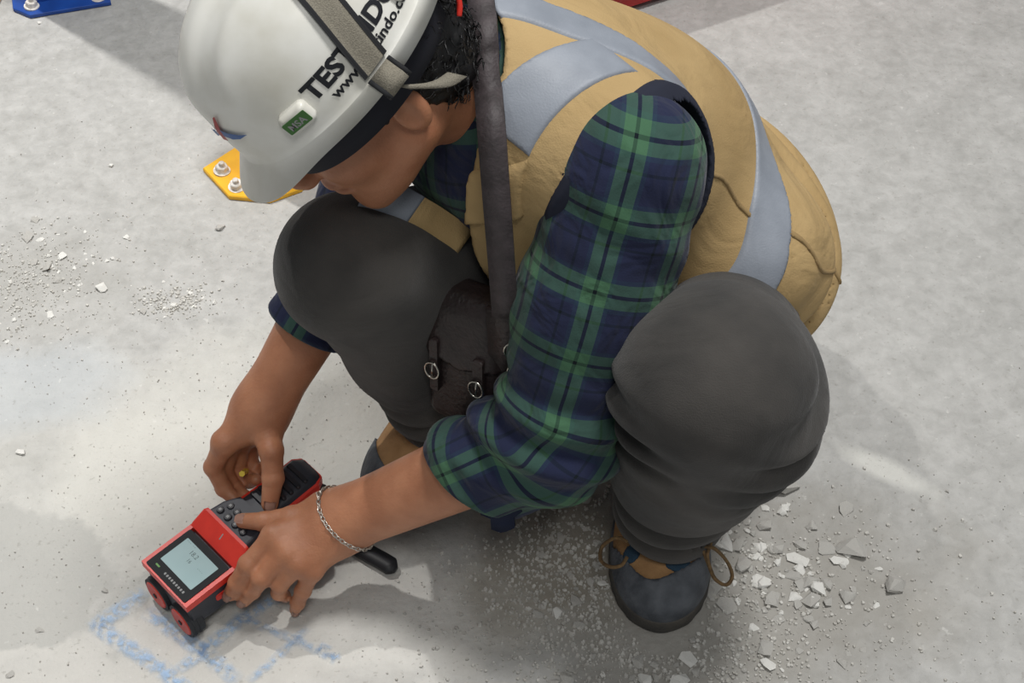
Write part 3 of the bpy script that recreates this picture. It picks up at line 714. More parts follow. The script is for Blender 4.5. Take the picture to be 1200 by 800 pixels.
# ------------------------------------------------------------------ shoes
def make_shoe(toe, d, flip):
    d = A(d[0], d[1], 0); d /= np.linalg.norm(d); s = A(-d[1], d[0], 0); o = A(toe[0], toe[1], 0) - d * .275
    R_ = np.stack([d, s, A(0, 0, 1)])
    L2W = lambda p: tuple(o + A(*p) @ R_)
    lc = lambda P: (P - o) @ R_.T
    def up(q):
        e = ell(q, (.195, .004 * flip, .026), (.078, .054, .044))
        e = smin(e, ell(q, (.12, 0, .035), (.09, .044, .048)), .03)
        e = smin(e, ell(q, (.055, 0, .04), (.055, .043, .055)), .03)
        e = smin(e, cone(q, (.165, 0, .050), (.06, 0, .115), .034, .044), .03)
        return e
    def upper(P):
        q = lc(P); e = smax(up(q), -(q[:, 2] - .012), .004); e = smax(e, q[:, 2] - .145, .008)
        return smax(e, -cone(q, (.058, 0, .12), (.05, 0, .2), .034, .04), .006)
    def sole(P):
        q = lc(P); e = up(np.column_stack([q[:, 0], q[:, 1], np.maximum(q[:, 2] * 0 + .024, .024)])) - .004
        e = smax(e, np.abs(q[:, 2] - .0125) - .0125, .005)
        lug = np.sin(q[:, 0] * 330) * .0004 * (q[:, 2] < .012)
        return e + lug
    wave = lambda q: .243 - 19 * q[:, 1] ** 2 + 0 * .216 - .003 * np.sin(q[:, 1] * flip * 90)
    def cap(P):
        q = lc(P); e = smax(up(q) - .0032, -(q[:, 2] - .014), .003)
        low = q[:, 2] - .030
        return smax(e, np.minimum(-(q[:, 0] - wave(q)), low + 0), .003)
    def patches(P):
        q = lc(P); e = np.maximum(up(q) - .0028, -(up(q) + .002))
        return np.maximum(e, ell(q, (.226, .022 * flip, .055), (.009, .018, .03)))
    def patch2(P):
        q = lc(P); e = np.maximum(up(q) - .0028, -(up(q) + .002)); return np.maximum(e, ell(q, (.212, -.031 * flip, .055), (.010, .010, .03)))
    lo, hi = bb([L2W((0, -.06, 0)), L2W((.29, .06, .16)), L2W((0, .06, 0)), L2W((.29, -.06, 0))], .015)
    def P_(fn, name, m, lab, par=None, h=.003):
        v, q = mesh_sdf(fn, lo, hi, h); x = obj(name, fast_mesh(v - A(*BASE), q), m); x.parent = par or person; x['label'] = lab; return x
    u = P_(upper, 'work_shoe', 'suede', 'tan suede work shoe with dark rubber toe and blue patches' if flip > 0 else 'tan suede work shoe mostly hidden behind the forearm')
    P_(sole, 'sole', 'sole', 'dark worn outsole', u); P_(cap, 'toe_cap', 'rubber', 'scuffed dark rubber toe cap', u)
    if flip > 0: P_(patches, 'side_patch', 'teal', 'dark blue fabric patch', u); P_(patch2, 'side_patch', 'teal', 'dark blue fabric patch', u)
    bm = bmesh.new()
    for k in range(4):
        x = .165 - k * .02; z = .083 + k * .014
        add_tube(bm, smooth_path([L2W((x, -.032, z - .014)), L2W((x - .004, -.012, z + .003)), L2W((x - .008, .012, z + .003)), L2W((x - .012, .032, z - .014))], 5), .0022, 6)
        add_tube(bm, smooth_path([L2W((x, .032, z - .014)), L2W((x - .004, .012, z + .002)), L2W((x - .008, -.012, z + .002)), L2W((x - .012, -.032, z - .014))], 5), .0022, 6)
    obj('lace', bm_mesh(bm), 'lace', u)
    return u, L2W
LTOE = (0.1609, 0.9110, 0.0000)
lshoe, lw = make_shoe(LTOE, (-.07, -1), 1)
bm = bmesh.new()
add_tube(bm, smooth_path([(0.2112, 0.9588, 0.1000), (0.2221, 0.9554, 0.1000), (0.2378, 0.9555, 0.0750), (0.2450, 0.9497, 0.0550), (0.2381, 0.9417, 0.0500), (0.2249, 0.9430, 0.0600), (0.2168, 0.9533, 0.0750), (0.2097, 0.9577, 0.0950)], 6), .0022, 6)
add_tube(bm, smooth_path([(0.2115, 0.9602, 0.0980), (0.2181, 0.9633, 0.1000), (0.2146, 0.9544, 0.0900), (0.2196, 0.9476, 0.0700)], 5), .0020, 6)
o = obj('lace_bow', bm_mesh(bm), 'lace', lshoe); bm = bmesh.new()
add_tube(bm, smooth_path([(0.1264, 0.9521, 0.0900), (0.1197, 0.9443, 0.0850), (0.1080, 0.9468, 0.0780), (0.0986, 0.9611, 0.0700), (0.1008, 0.9759, 0.0750), (0.1153, 0.9770, 0.0900), (0.1274, 0.9655, 0.1000)], 6), .0022, 6)
o = obj('lace_bow', bm_mesh(bm), 'lace', lshoe)
rshoe, rw = make_shoe((-0.1495, 1.0516, 0.0000), (-.42, -.9), -1)

# ------------------------------------------------------------------ hard hat
RC = A(-.163, 1.09, .675) - HU * .018                   # centre of the rim
RH_ = np.stack([HF, HL, HU])
def h2w(f, l, u): return tuple(RC + HF * f + HL * l + HU * u)
def dome(th, ph, off=0.0):
    def raw(th, ph):
        n = .80; c = abs(math.cos(ph)) ** n; s = math.sin(ph) ** n if ph > 0 else 0
        f = .119 * math.cos(th) * c; l = .104 * math.sin(th) * c; u = .012 + .120 * s
        k = lsm(math.sin(ph), .25, .6)
        ridge = .0055 * math.exp(-(l / .020) ** 4) * k + .003 * (math.exp(-((abs(l) - .052) / .009) ** 2)) * k * (1 if f > -.04 else .4)
        d = Vector((f, l, u * .9)); d.normalize(); return Vector((f, l, u)) + d * ridge
    p = raw(th, ph)
    if off:
        e = 1e-3; a = raw(th + e, ph) - raw(th - e, ph); b = raw(th, min(ph + e, 1.55)) - raw(th, max(ph - e, 1e-4))
        n_ = a.cross(b); n_.normalize()
        if n_.dot(Vector((p.x, p.y, p.z - .02))) < 0: n_ = -n_
        p = p + n_ * off
    return h2w(p.x, p.y, p.z)
def rim_pt(th, k, drop=0):
    """k = 0 at the foot of the dome, 1 at the outer edge of the brim"""
    vis = math.exp(-(((th + math.pi) % (2 * math.pi) - math.pi) / .75) ** 4)
    w_ = .012 + .016 * vis
    f = (.119 + w_ * k) * math.cos(th); l = (.104 + (.012 + .006 * vis) * k) * math.sin(th); u = .012 - (.010 + .012 * vis) * k - drop
    return h2w(f, l, u)
helmet = empty('hard_hat', h2w(0, 0, 0))
NT, NP = 128, 40
V, Fc = [], []
rings = []
for k in range(NP):
    ph = 1.5 * (k / (NP - 1)) ** 1.15 + .02
    rings.append([len(V) + i for i in range(NT)]); V += [dome(2 * math.pi * i / NT, ph) for i in range(NT)]
pre = []
for kk in (1.0, 1.0, .75, .4, .1):
    pre.append([len(V) + i for i in range(NT)]); V += [rim_pt(2 * math.pi * i / NT, kk, .003 if not pre else 0) for i in range(NT)]
rings = pre + rings
for a, b in zip(rings, rings[1:]):
    for i in range(NT): Fc.append((a[i], a[(i + 1) % NT], b[(i + 1) % NT], b[i]))
V.append(dome(0, 1.5707)); Fc += [(rings[-1][i], rings[-1][(i + 1) % NT], len(V) - 1) for i in range(NT)]
# inner skin so that the shell has thickness
inn = []
for k in range(14):
    ph = 1.5 * k / 13 + .02; inn.append([len(V) + i for i in range(NT)]); V += [dome(2 * math.pi * i / NT, ph, -.004) for i in range(NT)]
edge = rings[0]; seq = [edge] + inn
for a, b in zip(seq, seq[1:]):
    for i in range(NT): Fc.append((a[(i + 1) % NT], a[i], b[i], b[(i + 1) % NT]))
V.append(dome(0, 1.5707, -.004)); Fc += [(inn[-1][(i + 1) % NT], inn[-1][i], len(V) - 1) for i in range(NT)]
obj('shell', pydata(V, Fc), 'helmet', helmet)
# dark sweatband / lining below the rim
V, Fc = [], []
for j in range(3):
    for i in range(NT):
        th = 2 * math.pi * i / NT; V.append(h2w((.106 - .004 * j) * math.cos(th), (.091 - .004 * j) * math.sin(th), .012 - .022 * j))
for j in range(2):
    for i in range(NT): Fc.append((j * NT + i, j * NT + (i + 1) % NT, (j + 1) * NT + (i + 1) % NT, (j + 1) * NT + i))
me = pydata(V, Fc); o = obj('sweatband', me, 'inner', helmet); md = o.modifiers.new('thick', 'SOLIDIFY'); md.thickness = .003
# webbing strap over the crown
def on_dome_fl(f, l, off):
    """surface point above local (f, l)"""
    a = math.atan2(l / .104, f / .119); c = math.hypot(l / .104, f / .119); c = min(c, .9999)
    ph = math.acos(min(1, c ** (1 / .80))); return dome(a, max(ph, .0), off)
def strap_mesh(lat0, lat1, off, m, name, par, nl=5):
    V, Fc = [], []; N = 64; rows = []
    for k in range(N + 1):
        a = -math.pi / 2 * .985 + math.pi * .985 * k / N
        l0 = -math.sin(a); row = []
        for j in range(nl):
            lat = lat0 + (lat1 - lat0) * j / (nl - 1)
            f = -.004 - .030 * math.cos(a) + lat
            lim = math.sqrt(max(0, 1 - (f / .119) ** 2)) * .104
            row.append((f, l0 * lim))
        rows.append(row)
    for side in (off, off - .0022):
        for row in rows:
            for f, l in row: V.append(on_dome_fl(f, l, side))
    # ends run down over the brim edge
    n0 = (N + 1) * nl
    for k in range(N):
        for j in range(nl - 1):
            a = k * nl + j; Fc.append((a, a + 1, a + nl + 1, a + nl)); b = a + n0; Fc.append((b, b + nl, b + nl + 1, b + 1))
        for j in (0, nl - 1):
            a = k * nl + j; Fc.append((a, a + nl, a + nl + n0, a + n0))
    # tail to the rim on his left
    o = obj(name, pydata(V, Fc), m, par); return o
st = strap_mesh(-.0105, .0105, .0042, 'webbing', 'strap', helmet)
e1 = strap_mesh(-.0145, -.0103, .0046, 'webbing_edge', 'strap_edge', st, 3); e2 = strap_mesh(.0103, .0145, .0046, 'webbing_edge', 'strap_edge', st, 3)
for s in (1, -1):
    for lat0, lat1, m_, nm, par in ((-.0105, .0105, 'webbing', 'strap_end', helmet), (-.0145, -.0105, 'webbing_edge', 'strap_edge', st), (.0105, .0145, 'webbing_edge', 'strap_edge', st)):
        bm = bmesh.new(); c = (lat0 + lat1) / 2 - .004; hw = (lat1 - lat0) / 2
        pts = [h2w(c, s * .1078, .0150), h2w(c, s * .113, .009), h2w(c, s * .1205, .003), h2w(c, s * .1195, -.004), h2w(c - .001, s * .108, -.006)]
        add_ribbon(bm, pts, [tuple(HF * hw)] * 5, .0022); obj(nm, bm_mesh(bm), m_, par)
# rear tightening strap, grey webbing towards the nape, and a red pad
bm = bmesh.new(); pts = smooth_path([h2w(-.004, .113, -.008), h2w(-.026, .110, -.036), h2w(-.044, .099, -.050)], 6)
add_ribbon(bm, pts, [tuple(HU * .0085 + HF * .004)] * len(pts), .0022); obj('nape_strap', bm_mesh(bm), 'webbing', helmet)
bm = bmesh.new(); pts = smooth_path([h2w(-.106, .064, .0), h2w(-.103, .070, -.012), h2w(-.096, .074, -.022), h2w(-.088, .076, -.028)], 6)
add_ribbon(bm, pts, [tuple(HL * (.011 - .006 * i / (len(pts) - 1)) + HF * .003) for i in range(len(pts))], .004)
o = obj('nape_pad', bm_mesh(bm), 'red', helmet); o['label'] = 'red pad at the back of the hard hat'
# accessory slots moulded on the side
def lug(th, sgn, wid, hei, m='helmet', name='side_slot'):
    bm = bmesh.new(); p = Vector(dome(th, .10, .0)); up_ = Vector(HU); out = Vector(HF) * math.cos(th) * .9 + Vector(HL) * math.sin(th); out -= up_ * out.dot(up_) * 0; out.normalize()
    tan = up_.cross(out); tan.normalize()
    X = frame(p - out * .006, tan, up_, out)
    add_prism(bm, rrect(-wid, wid, -.004, hei, .005, 4), 0, .0145, X, bev=.004)
    return obj(name, bm_mesh(bm), m, helmet), X
o, X = lug(math.radians(56), 1, .0145, .017)
bm = bmesh.new(); add_prism(bm, rrect(-.0125, .0125, .0005, .0125, .001, 2), .0146, .0152, X); lab_ = obj('green_label', bm_mesh(bm), 'green', o, smooth=False)
lug(math.radians(124), 1, .010, .014); lug(math.radians(-56), 1, .0145, .017); lug(math.radians(-124), 1, .010, .014)
def text_mesh(s, size, bold=0.0, space=1.0):
    cu = bpy.data.curves.new('lettering', 'FONT'); cu.body = s; cu.size = size; cu.offset = bold; cu.space_character = space; cu.resolution_u = 3
    ob = bpy.data.objects.new('lettering', cu); C.objects.link(ob)
    dg = bpy.context.evaluated_depsgraph_get(); me = bpy.data.meshes.new_from_object(ob.evaluated_get(dg))
    C.objects.unlink(ob); bpy.data.objects.remove(ob); bpy.data.curves.remove(cu)
    bm = bmesh.new(); bm.from_mesh(me); bpy.data.meshes.remove(me); return bm
def helmet_text(s, size, bold, f0, f1, u0, name, m, off=.0008, lab=None):
    bm = text_mesh(s, size, bold); bmesh.ops.triangulate(bm, faces=bm.faces)
    bmesh.ops.subdivide_edges(bm, edges=[e for e in bm.edges if e.calc_length() > size * .18], cuts=2, use_grid_fill=False)
    bmesh.ops.triangulate(bm, faces=bm.faces)
    x1 = max(v.co.x for v in bm.verts); x0 = min(v.co.x for v in bm.verts)
    for v in bm.verts:
        t = (v.co.x - x0) / (x1 - x0); f = f0 + (f1 - f0) * t
        ph = math.asin(min(1, max(0.001, (u0 + v.co.y * .95 - .012) / .120) ** (1 / .80)))
        c = math.cos(ph) ** .80; th = math.acos(max(-1, min(1, f / (.119 * c))))
        v.co = Vector(dome(th, ph, off))
    o = obj(name, bm_mesh(bm), m, helmet, smooth=False)
    if lab: o['label'] = lab
    return o
helmet_text('TESTINDO', .0235, .0009, .050, -.068, .037, 'lettering', 'letter', lab='black lettering TESTINDO')
helmet_text('www.testindo.co.id', .0135, .0003, .036, -.082, .0245, 'web_address', 'letter', lab='small black web address')
# maker's letters on the green label
bm = text_mesh('MSA', .0092, .0002); xs_ = [v.co.x for v in bm.verts]; cx = (min(xs_) + max(xs_)) / 2
Xl = X @ Matrix(((1, 0, 0, 0), (0, 1, 0, .0028), (0, 0, 1, .01535), (0, 0, 0, 1)))
for v in bm.verts: v.co = Xl @ Vector((v.co.x - cx, v.co.y, 0))
lm = bm_mesh(bm); o = obj('label_letters', lm, 'grey', lab_, smooth=False); o.matrix_parent_inverse = (lab_.parent.matrix_parent_inverse @ Matrix()).inverted() @ Matrix() if False else o.matrix_parent_inverse
# winged emblem on the front: blue wings and a red figure
def decal(poly, name, m):
    bm = bmesh.new(); vs = []
    for l, u in poly:
        l += .016; u += .009
        ph = math.asin(min(1, max(.001, (u + .012 - .012) / .120) ** (1 / .80))); c = math.cos(ph) ** .8
        th = math.asin(max(-1, min(1, l / (.104 * c)))); vs.append(bm.verts.new(dome(th, ph, .0022)))
    bm.faces.new(vs); bmesh.ops.triangulate(bm, faces=bm.faces); return obj(name, bm_mesh(bm), m, helmet, smooth=False)
decal([(.004, .030), (.014, .026), (.024, .025), (.034, .027), (.026, .029), (.014, .033), (.005, .037)], 'emblem_wing', 'bluelogo')
decal([(-.004, .030), (-.005, .037), (-.014, .034), (-.026, .030), (-.034, .028), (-.024, .026), (-.014, .027)], 'emblem_wing', 'bluelogo')
decal([(-.004, .025), (.004, .024), (.005, .034), (.010, .044), (.012, .050), (.008, .049), (.001, .040), (-.004, .034)], 'emblem_figure', 'redlogo')
tag(helmet, 'white hard hat with black lettering and grey strap on the squatting person', 'hard hat')

# ------------------------------------------------------------------ shoulder bag
bagc = Vector((-0.0391, 1.0590, 0.3000))
bag = empty('shoulder_bag', bagc - Vector((0, 0, .09)))
bx = Vector((.86, -.5, .05)); bx.normalize(); bz = Vector((-.20, .25, 1)); bz -= bx * bz.dot(bx); bz.normalize(); byv = bz.cross(bx)
X = frame(bagc, bx, byv, bz)
def rbox(P, hx, hy, hz, r):
    q = np.abs(P) - A(hx - r, hy - r, hz - r); return np.linalg.norm(np.maximum(q, 0), axis=1) + np.minimum(q.max(1), 0) - r
Xi = np.array(X.inverted())
lb = lambda P: P @ Xi[:3, :3].T + Xi[:3, 3]
def bag_sdf(P):
    q = lb(P); q = q * A(1 - 0, 1, 1) ; s = 1 - .25 * lsm(q[:, 2], .0, .085)
    return rbox(q * np.column_stack([1 / s, 1 / s, s * 0 + 1]), .048, .026, .085, .018) - .002 * snoise(P, 60)
v, q = mesh_sdf(bag_sdf, *bb([bagc], .13), .003); obj('body', fast_mesh(v, q), 'leather', bag)
def flap_sdf(P):
    q = lb(P); d = bag_sdf(P); return np.maximum(np.maximum(d - .006, -(d + .004)), np.maximum(-(q[:, 2] - .005 - .25 * np.abs(q[:, 0])), q[:, 1] - .02))
v, q = mesh_sdf(flap_sdf, *bb([bagc], .13), .0026); fpart = obj('flap', fast_mesh(v, q), 'leather', bag)
def bag_box(name, x0, x1, y0, y1, z0, z1, m, bev=.001, par=bag):
    bm = bmesh.new(); add_prism(bm, rrect(x0, x1, z0, z1, .003, 3), y0, y1, X @ Matrix(((1, 0, 0, 0), (0, 0, -1, 0), (0, 1, 0, 0), (0, 0, 0, 1))), bev=bev); return obj(name, bm_mesh(bm), m, par, smooth=False)
bag_box('tab', -.034, -.024, .026, .034, -.035, .035, 'leather'); bag_box('tab', .018, .03, .026, .034, -.035, .03, 'leather')
for cx_, cz in ((-.029, -.004), (.024, -.006)):
    bm = bmesh.new(); ring = [X @ Vector((cx_ + .0085 * math.cos(a), -.037, cz + .0105 * math.sin(a))) for a in [2 * math.pi * k / 16 for k in range(16)]]
    add_tube(bm, ring, .0014, 6, closed=True); add_tube(bm, [X @ Vector((cx_, -.037, cz - .010)), X @ Vector((cx_ + .001, -.0375, cz + .010))], .0012, 6); obj('buckle', bm_mesh(bm), 'chrome', bag)
def push_out(p, gap=.0185):
    p = np.array(p)[None]
    for _ in range(4):
        d = vest_solid(p, 0)[0]
        if d >= gap: break
        g = np.array([(vest_solid(p + e, 0)[0] - vest_solid(p - e, 0)[0]) / .002 for e in np.eye(3) * .001]); p = p + g / max(np.linalg.norm(g), .3) * (gap - d)
    return Vector(tuple(p[0]))
sp_ = smooth_path([(-0.0066, 1.0126, 0.4100), (-0.0103, 1.0164, 0.4900), (-0.0146, 1.0279, 0.5650), (-0.0189, 1.0569, 0.6200), (-0.0225, 1.1108, 0.6250), (-0.0246, 1.1255, 0.6520), (-0.0264, 1.1528, 0.6600), (-0.0320, 1.2053, 0.6450), (-0.0438, 1.2774, 0.6100)], 6)
bm = bmesh.new(); wd = []
for i, p in enumerate(sp_):
    t = i / (len(sp_) - 1); a = Vector((.92, -.30, .1)); b = Vector((.80, .25, .35)); wv_ = a.lerp(b, min(1, t * 1.2)); wv_.normalize(); wd.append(wv_ * (.0128))
sp_ = [push_out(p) for p in sp_]
add_ribbon(bm, sp_, wd, .004); obj('shoulder_strap', bm_mesh(bm), 'strap', bag)
bm = bmesh.new(); pts = smooth_path([(-0.0067, 1.0263, 0.4050), (-0.0059, 1.0209, 0.3850), (-0.0051, 1.0195, 0.3550), (-0.0069, 1.0202, 0.3150)], 5); add_ribbon(bm, pts, [Vector((.018, -.008, .002))] * len(pts), .006); obj('strap_tab', bm_mesh(bm), 'leather', bag)
bm = bmesh.new()
for (p0_, s_) in (((-0.0017, 1.0066, 0.3720), 1), ((0.0000, 1.0034, 0.3450), .7)):
    c = Vector(p0_); add_tube(bm, [c + Vector((.006 * s_ * math.cos(a), -.003, .010 * s_ * math.sin(a))) for a in [2 * math.pi * k / 14 for k in range(14)]], .0014, 6, closed=True)
obj('strap_ring', bm_mesh(bm), 'chrome', bag)
tag(bag, 'dark brown leather shoulder bag with metal buckles hanging between the knees', 'bag')

# ------------------------------------------------------------------ rebar scanner
DO = Vector((-.382, .931, 0)); du = Vector((.722, .692, 0)); du.normalize(); dv = Vector((du.y, -du.x, 0))
scan = empty('rebar_scanner', DO + du * .1)
XD = frame(DO + Vector((0, 0, .005)), du, -dv, Vector((0, 0, 1)))      # x to the handle, y to the far side
def dpart(name, m, build, par=scan, smooth=False):
    bm = bmesh.new(); build(bm); return obj(name, bm_mesh(bm), m, par, smooth)
def loft(bm, sections):
    """sections: lists of equal-length (x, y, z) rings"""
    R_ = [[bm.verts.new(XD @ Vector(p)) for p in s] for s in sections]; n = len(R_[0])
    for a, b in zip(R_, R_[1:]):
        for i in range(n): bm.faces.new((a[i], a[(i + 1) % n], b[(i + 1) % n], b[i]))
    bm.faces.new(R_[0][::-1]); bm.faces.new(R_[-1])
def sec(x, hw, z0, z1, r=.006):
    p = []
    for cx, cy, a0 in ((hw - r, z1 - r, 0), (-hw + r, z1 - r, 90), (-hw + r, z0 + r, 180), (hw - r, z0 + r, 270)):
        for k in range(4):
            a = math.radians(a0 + 30 * k); p.append((x, cx + r * math.cos(a), cy + r * math.sin(a)))
    return p
dpart('body', 'device', lambda bm: loft(bm, [sec(.002, .037, .020, .056), sec(.004, .041, .017, .058), sec(.088, .041, .017, .062), sec(.118, .036, .022, .066), sec(.128, .030, .030, .066)]))
# underside plate between the wheels
dpart('base_plate', 'device', lambda bm: loft(bm, [sec(.022, .036, .010, .020, .003), sec(.10, .036, .010, .020, .003)]))
dpart('handle', 'device', lambda bm: loft(bm, [sec(.112, .030, .040, .080), sec(.126, .0235, .046, .084, .009), sec(.16, .0225, .052, .087, .010), sec(.198, .0225, .060, .092, .010), sec(.208, .019, .064, .088, .010)]), smooth=True)
# red upper shell: frame round the screen, sloped shoulder, edges of the handle
def red_frame(bm):
    def bar(x0, x1, y0, y1, za0, za1, zb):
        lo_ = [(x0, y0, za0 - zb), (x1, y0, za1 - zb), (x1, y1, za1 - zb), (x0, y1, za0 - zb)]; hi_ = [(x0, y0, za0), (x1, y0, za1), (x1, y1, za1), (x0, y1, za0)]
        a = [bm.verts.new(XD @ Vector(p)) for p in lo_]; b = [bm.verts.new(XD @ Vector(p)) for p in hi_]
        bm.faces.new(a[::-1]); bm.faces.new(b)
        for i in range(4): bm.faces.new((a[i], a[(i + 1) % 4], b[(i + 1) % 4], b[i]))
    z = lambda x: .064 + .06 * x
    bar(-.001, .005, -.042, .042, z(0), z(.005), .010)
    bar(.005, .068, -.042, -.0365, z(.005), z(.068), .010); bar(.005, .068, .0365, .042, z(.005), z(.068), .010)
dpart('red_frame', 'red', red_frame)
dpart('red_shoulder', 'red', lambda bm: loft(bm, [sec(.066, .0422, .052, .0685, .003), sec(.070, .0422, .054, .0715, .003), sec(.086, .0405, .056, .083, .004), sec(.090, .039, .058, .083, .004)]))
def red_edges(bm):
    for s in (-1, 1):
        ys = [(.090, .039, .066), (.108, .034, .0665), (.124, .0265, .070), (.16, .0245, .0735), (.200, .0235, .0785), (.2095, .017, .0775)]
        R_ = []
        for x, y, z in ys: R_.append([bm.verts.new(XD @ Vector((x, s * y0, z0))) for y0, z0 in ((y - .004, z - .006), (y + .0012, z - .006), (y + .0012, z + .0055), (y - .004, z + .0065))])
        for a, b in zip(R_, R_[1:]):
            for i in range(4): bm.faces.new((a[i], a[(i + 1) % 4], b[(i + 1) % 4], b[i]))
        bm.faces.new(R_[0]); bm.faces.new(R_[-1][::-1])
    add_prism(bm, rrect(-.017, .017, .0715, .083, .003, 3), 0, .003, XD @ frame((.2075, 0, 0), (0, 1, 0), (0, 0, 1), (1, 0, 0)))
dpart('red_edge', 'red', red_edges)
dpart('keypad', 'device', lambda bm: loft(bm, [sec(.088, .0355, .066, .0825, .004), sec(.108, .033, .066, .0835, .004), sec(.124, .024, .068, .0865, .005)]))
XS = XD @ Matrix.Rotation(-.06, 4, 'Y')
scr = dpart('screen_panel', 'panel', lambda bm: add_prism(bm, rrect(.005, .0665, -.0365, .0365, .002, 2), .058, .0648, XS))
lcd = dpart('display', 'lcd', lambda bm: add_prism(bm, rrect(.0195, .0575, -.0285, .0285, .001, 2), .0648, .0652, XS), scr)
def screen_text(s, size, x, y, m, par, rot=math.pi / 2, z=.0654, bold=0):
    bm = text_mesh(s, size, bold)
    for v in bm.verts: v.co = XS @ (Matrix.Translation((x, y, z)) @ Matrix.Rotation(-math.pi / 2, 4, 'Z') @ Vector((v.co.x, v.co.y, 0)))
    return obj('screen_text', bm_mesh(bm), m, par, smooth=False)
screen_text('18.2', .0080, .046, .012, 'lcdink', scr); screen_text('16', .0065, .038, .006, 'lcdink', scr); screen_text('- - -   - -', .0045, .054, .026, 'lcdink', scr); screen_text('- - - -', .004, .040, -.012, 'lcdink', scr)
dpart('panel_print', 'grey', lambda bm: [add_prism(bm, rrect(.0105, .0135, -.026 + k * .0042, -.0235 + k * .0042, .0008, 2), .0648, .0651, XS) for k in range(9)], scr)
dpart('status_light', 'ledgreen', lambda bm: add_prism(bm, rrect(.0115, .0135, .020, .027, .0008, 2), .0648, .0652, XS), scr)
kz = .0832
for k, (x, y) in enumerate([(.0975, .024), (.0975, .010), (.0975, -.004), (.0975, -.018), (.109, .020), (.109, .008), (.109, -.006), (.109, -.018)]):
    kb = dpart('button', 'key', lambda bm: add_prism(bm, circle(x, y, .0046, 16), kz - .002, kz + .0022, XD, bev=.001))
    dpart('button_mark', 'grey', lambda bm: add_prism(bm, rrect(x - .0016, x + .0016, y - .0016, y + .0016, .0006, 2), kz + .0022, kz + .0025, XD), kb)
dpart('mark', 'grey', lambda bm: add_prism(bm, rrect(-.0007, .0007, -.004, .004, .0005, 2), 0, .0004, XD @ frame((.0785, -.002, .0772), (0, 1, 0), (.80, 0, .58), (-.58, 0, .81))))
for k in range(6):
    x = .134 + k * .0105; dpart('grip_rib', 'key', lambda bm: add_prism(bm, rrect(x, x + .0055, -.0175, .0175, .002, 2), .082, .0895 + .0007 * k, XD, bev=.0015))
def wheel(x, y, face):
    wz = .0173
    F_ = XD @ frame((x, y, wz), (0, 1, 0), (0, 0, 1), (1, 0, 0))
    wh = dpart('wheel', 'tyre', lambda bm: [add_prism(bm, circle(0, 0, .0215, 32), -.009, .009, F_, bev=.001), add_prism(bm, circle(0, 0, .0222, 32), -.005, -.003, F_), add_prism(bm, circle(0, 0, .0222, 32), .001, .003, F_)], smooth=False)
    dpart('wheel_hub', 'hub', lambda bm: add_prism(bm, circle(0, 0, .0178, 32), .0, .0105, F_ @ (Matrix.Rotation(math.pi, 4, 'Y') if face < 0 else Matrix()), bev=.001), wh)
    dpart('axle_pin', 'black', lambda bm: add_prism(bm, circle(0, 0, .0032, 12), .0, .0118, F_ @ (Matrix.Rotation(math.pi, 4, 'Y') if face < 0 else Matrix())), wh)
for y in (-.024, .024): wheel(.006, y, -1); wheel(.112, y, 1)
dpart('side_badge', 'red', lambda bm: add_prism(bm, rrect(.036, .062, .036, .046, .003, 3), 0, .001, XD @ frame((0, -.0408, 0), (1, 0, 0), (0, 0, 1), (0, -1, 0))))
# wrist lanyard: cord, toggle and flat tail
cord = smooth_path([XD @ Vector((.206, -.014, .066)), Vector((-0.2246, 1.0746, 0.0600)), Vector((-0.2236, 1.0746, 0.0500))], 6)
bm = bmesh.new(); add_tube(bm, cord, .0011, 6); ln = obj('lanyard_cord', bm_mesh(bm), 'black', scan)
bm = bmesh.new(); add_tube(bm, [(-0.2233, 1.0753, 0.0540), (-0.2226, 1.0746, 0.0500), (-0.2216, 1.0708, 0.0350), (-0.2210, 1.0695, 0.0300)], .0072, 10, taper=[.55, 1, 1.05, .8]); obj('lanyard_toggle', bm_mesh(bm), 'black', scan)
bm = bmesh.new(); pts = smooth_path([(-0.2211, 1.0707, 0.0300), (-0.2100, 1.0617, 0.0100), (-0.1880, 1.0304, 0.0060), (-0.1690, 1.0148, 0.0060), (-0.1483, 1.0011, 0.0070), (-0.1339, 0.9905, 0.0070)], 6); nP = len(pts)
add_ribbon(bm, pts, [Vector((.55, .83, 0)) * (.006 if i < nP * .4 else .0105 if i < nP - 3 else .0105 - .0024 * (i - nP + 4)) for i in range(nP)], .006)
obj('lanyard_tail', bm_mesh(bm), 'black', scan)
tag(scan, 'red and black handheld concrete scanner with lit screen and wheels, held on the floor', 'scanner')

# ------------------------------------------------------------------ bracelet, pencil
bc = LWR + (LEL - LWR) * .055
ax = (LEL - LWR) / np.linalg.norm(LEL - LWR); nrm = np.cross(ax, wL)
br = empty('bracelet', tuple(bc)); bm = bmesh.new()
def wrist_surface(a):
    dir_ = wL * math.cos(a) + nrm * math.sin(a); r = .015
    cen = bc + ax * (.010 * math.cos(a) - .004)
    for _ in range(30):
        d = fl((cen + dir_ * r)[None])[0]; r += (-d + .0016) * .8
    return cen + dir_ * r
NB = 44
loop = [Vector(tuple(wrist_surface(2 * math.pi * k / NB))) for k in range(NB)]
for k in range(NB):
    p, n = loop[k], loop[(k + 1) % NB]; t = n - p; L_ = t.length; t.normalize(); c = (p + n) / 2; o_ = (c - Vector(tuple(bc))); o_ -= t * o_.dot(t); o_.normalize()
    s_ = t.cross(o_); flatv = s_ if k % 2 else (s_ * .4 + o_ * .6).normalized()
    add_tube(bm, [c + t * (L_ * .72 * math.cos(a)) + flatv * (.0019 * math.sin(a)) for a in [2 * math.pi * j / 10 for j in range(10)]], .00075, 5, closed=True)
obj('chain', bm_mesh(bm), 'silver', br)
kmin = min(range(NB), key=lambda k: (loop[k] - Vector((-0.2000, 0.9921, 0.1300))).length)
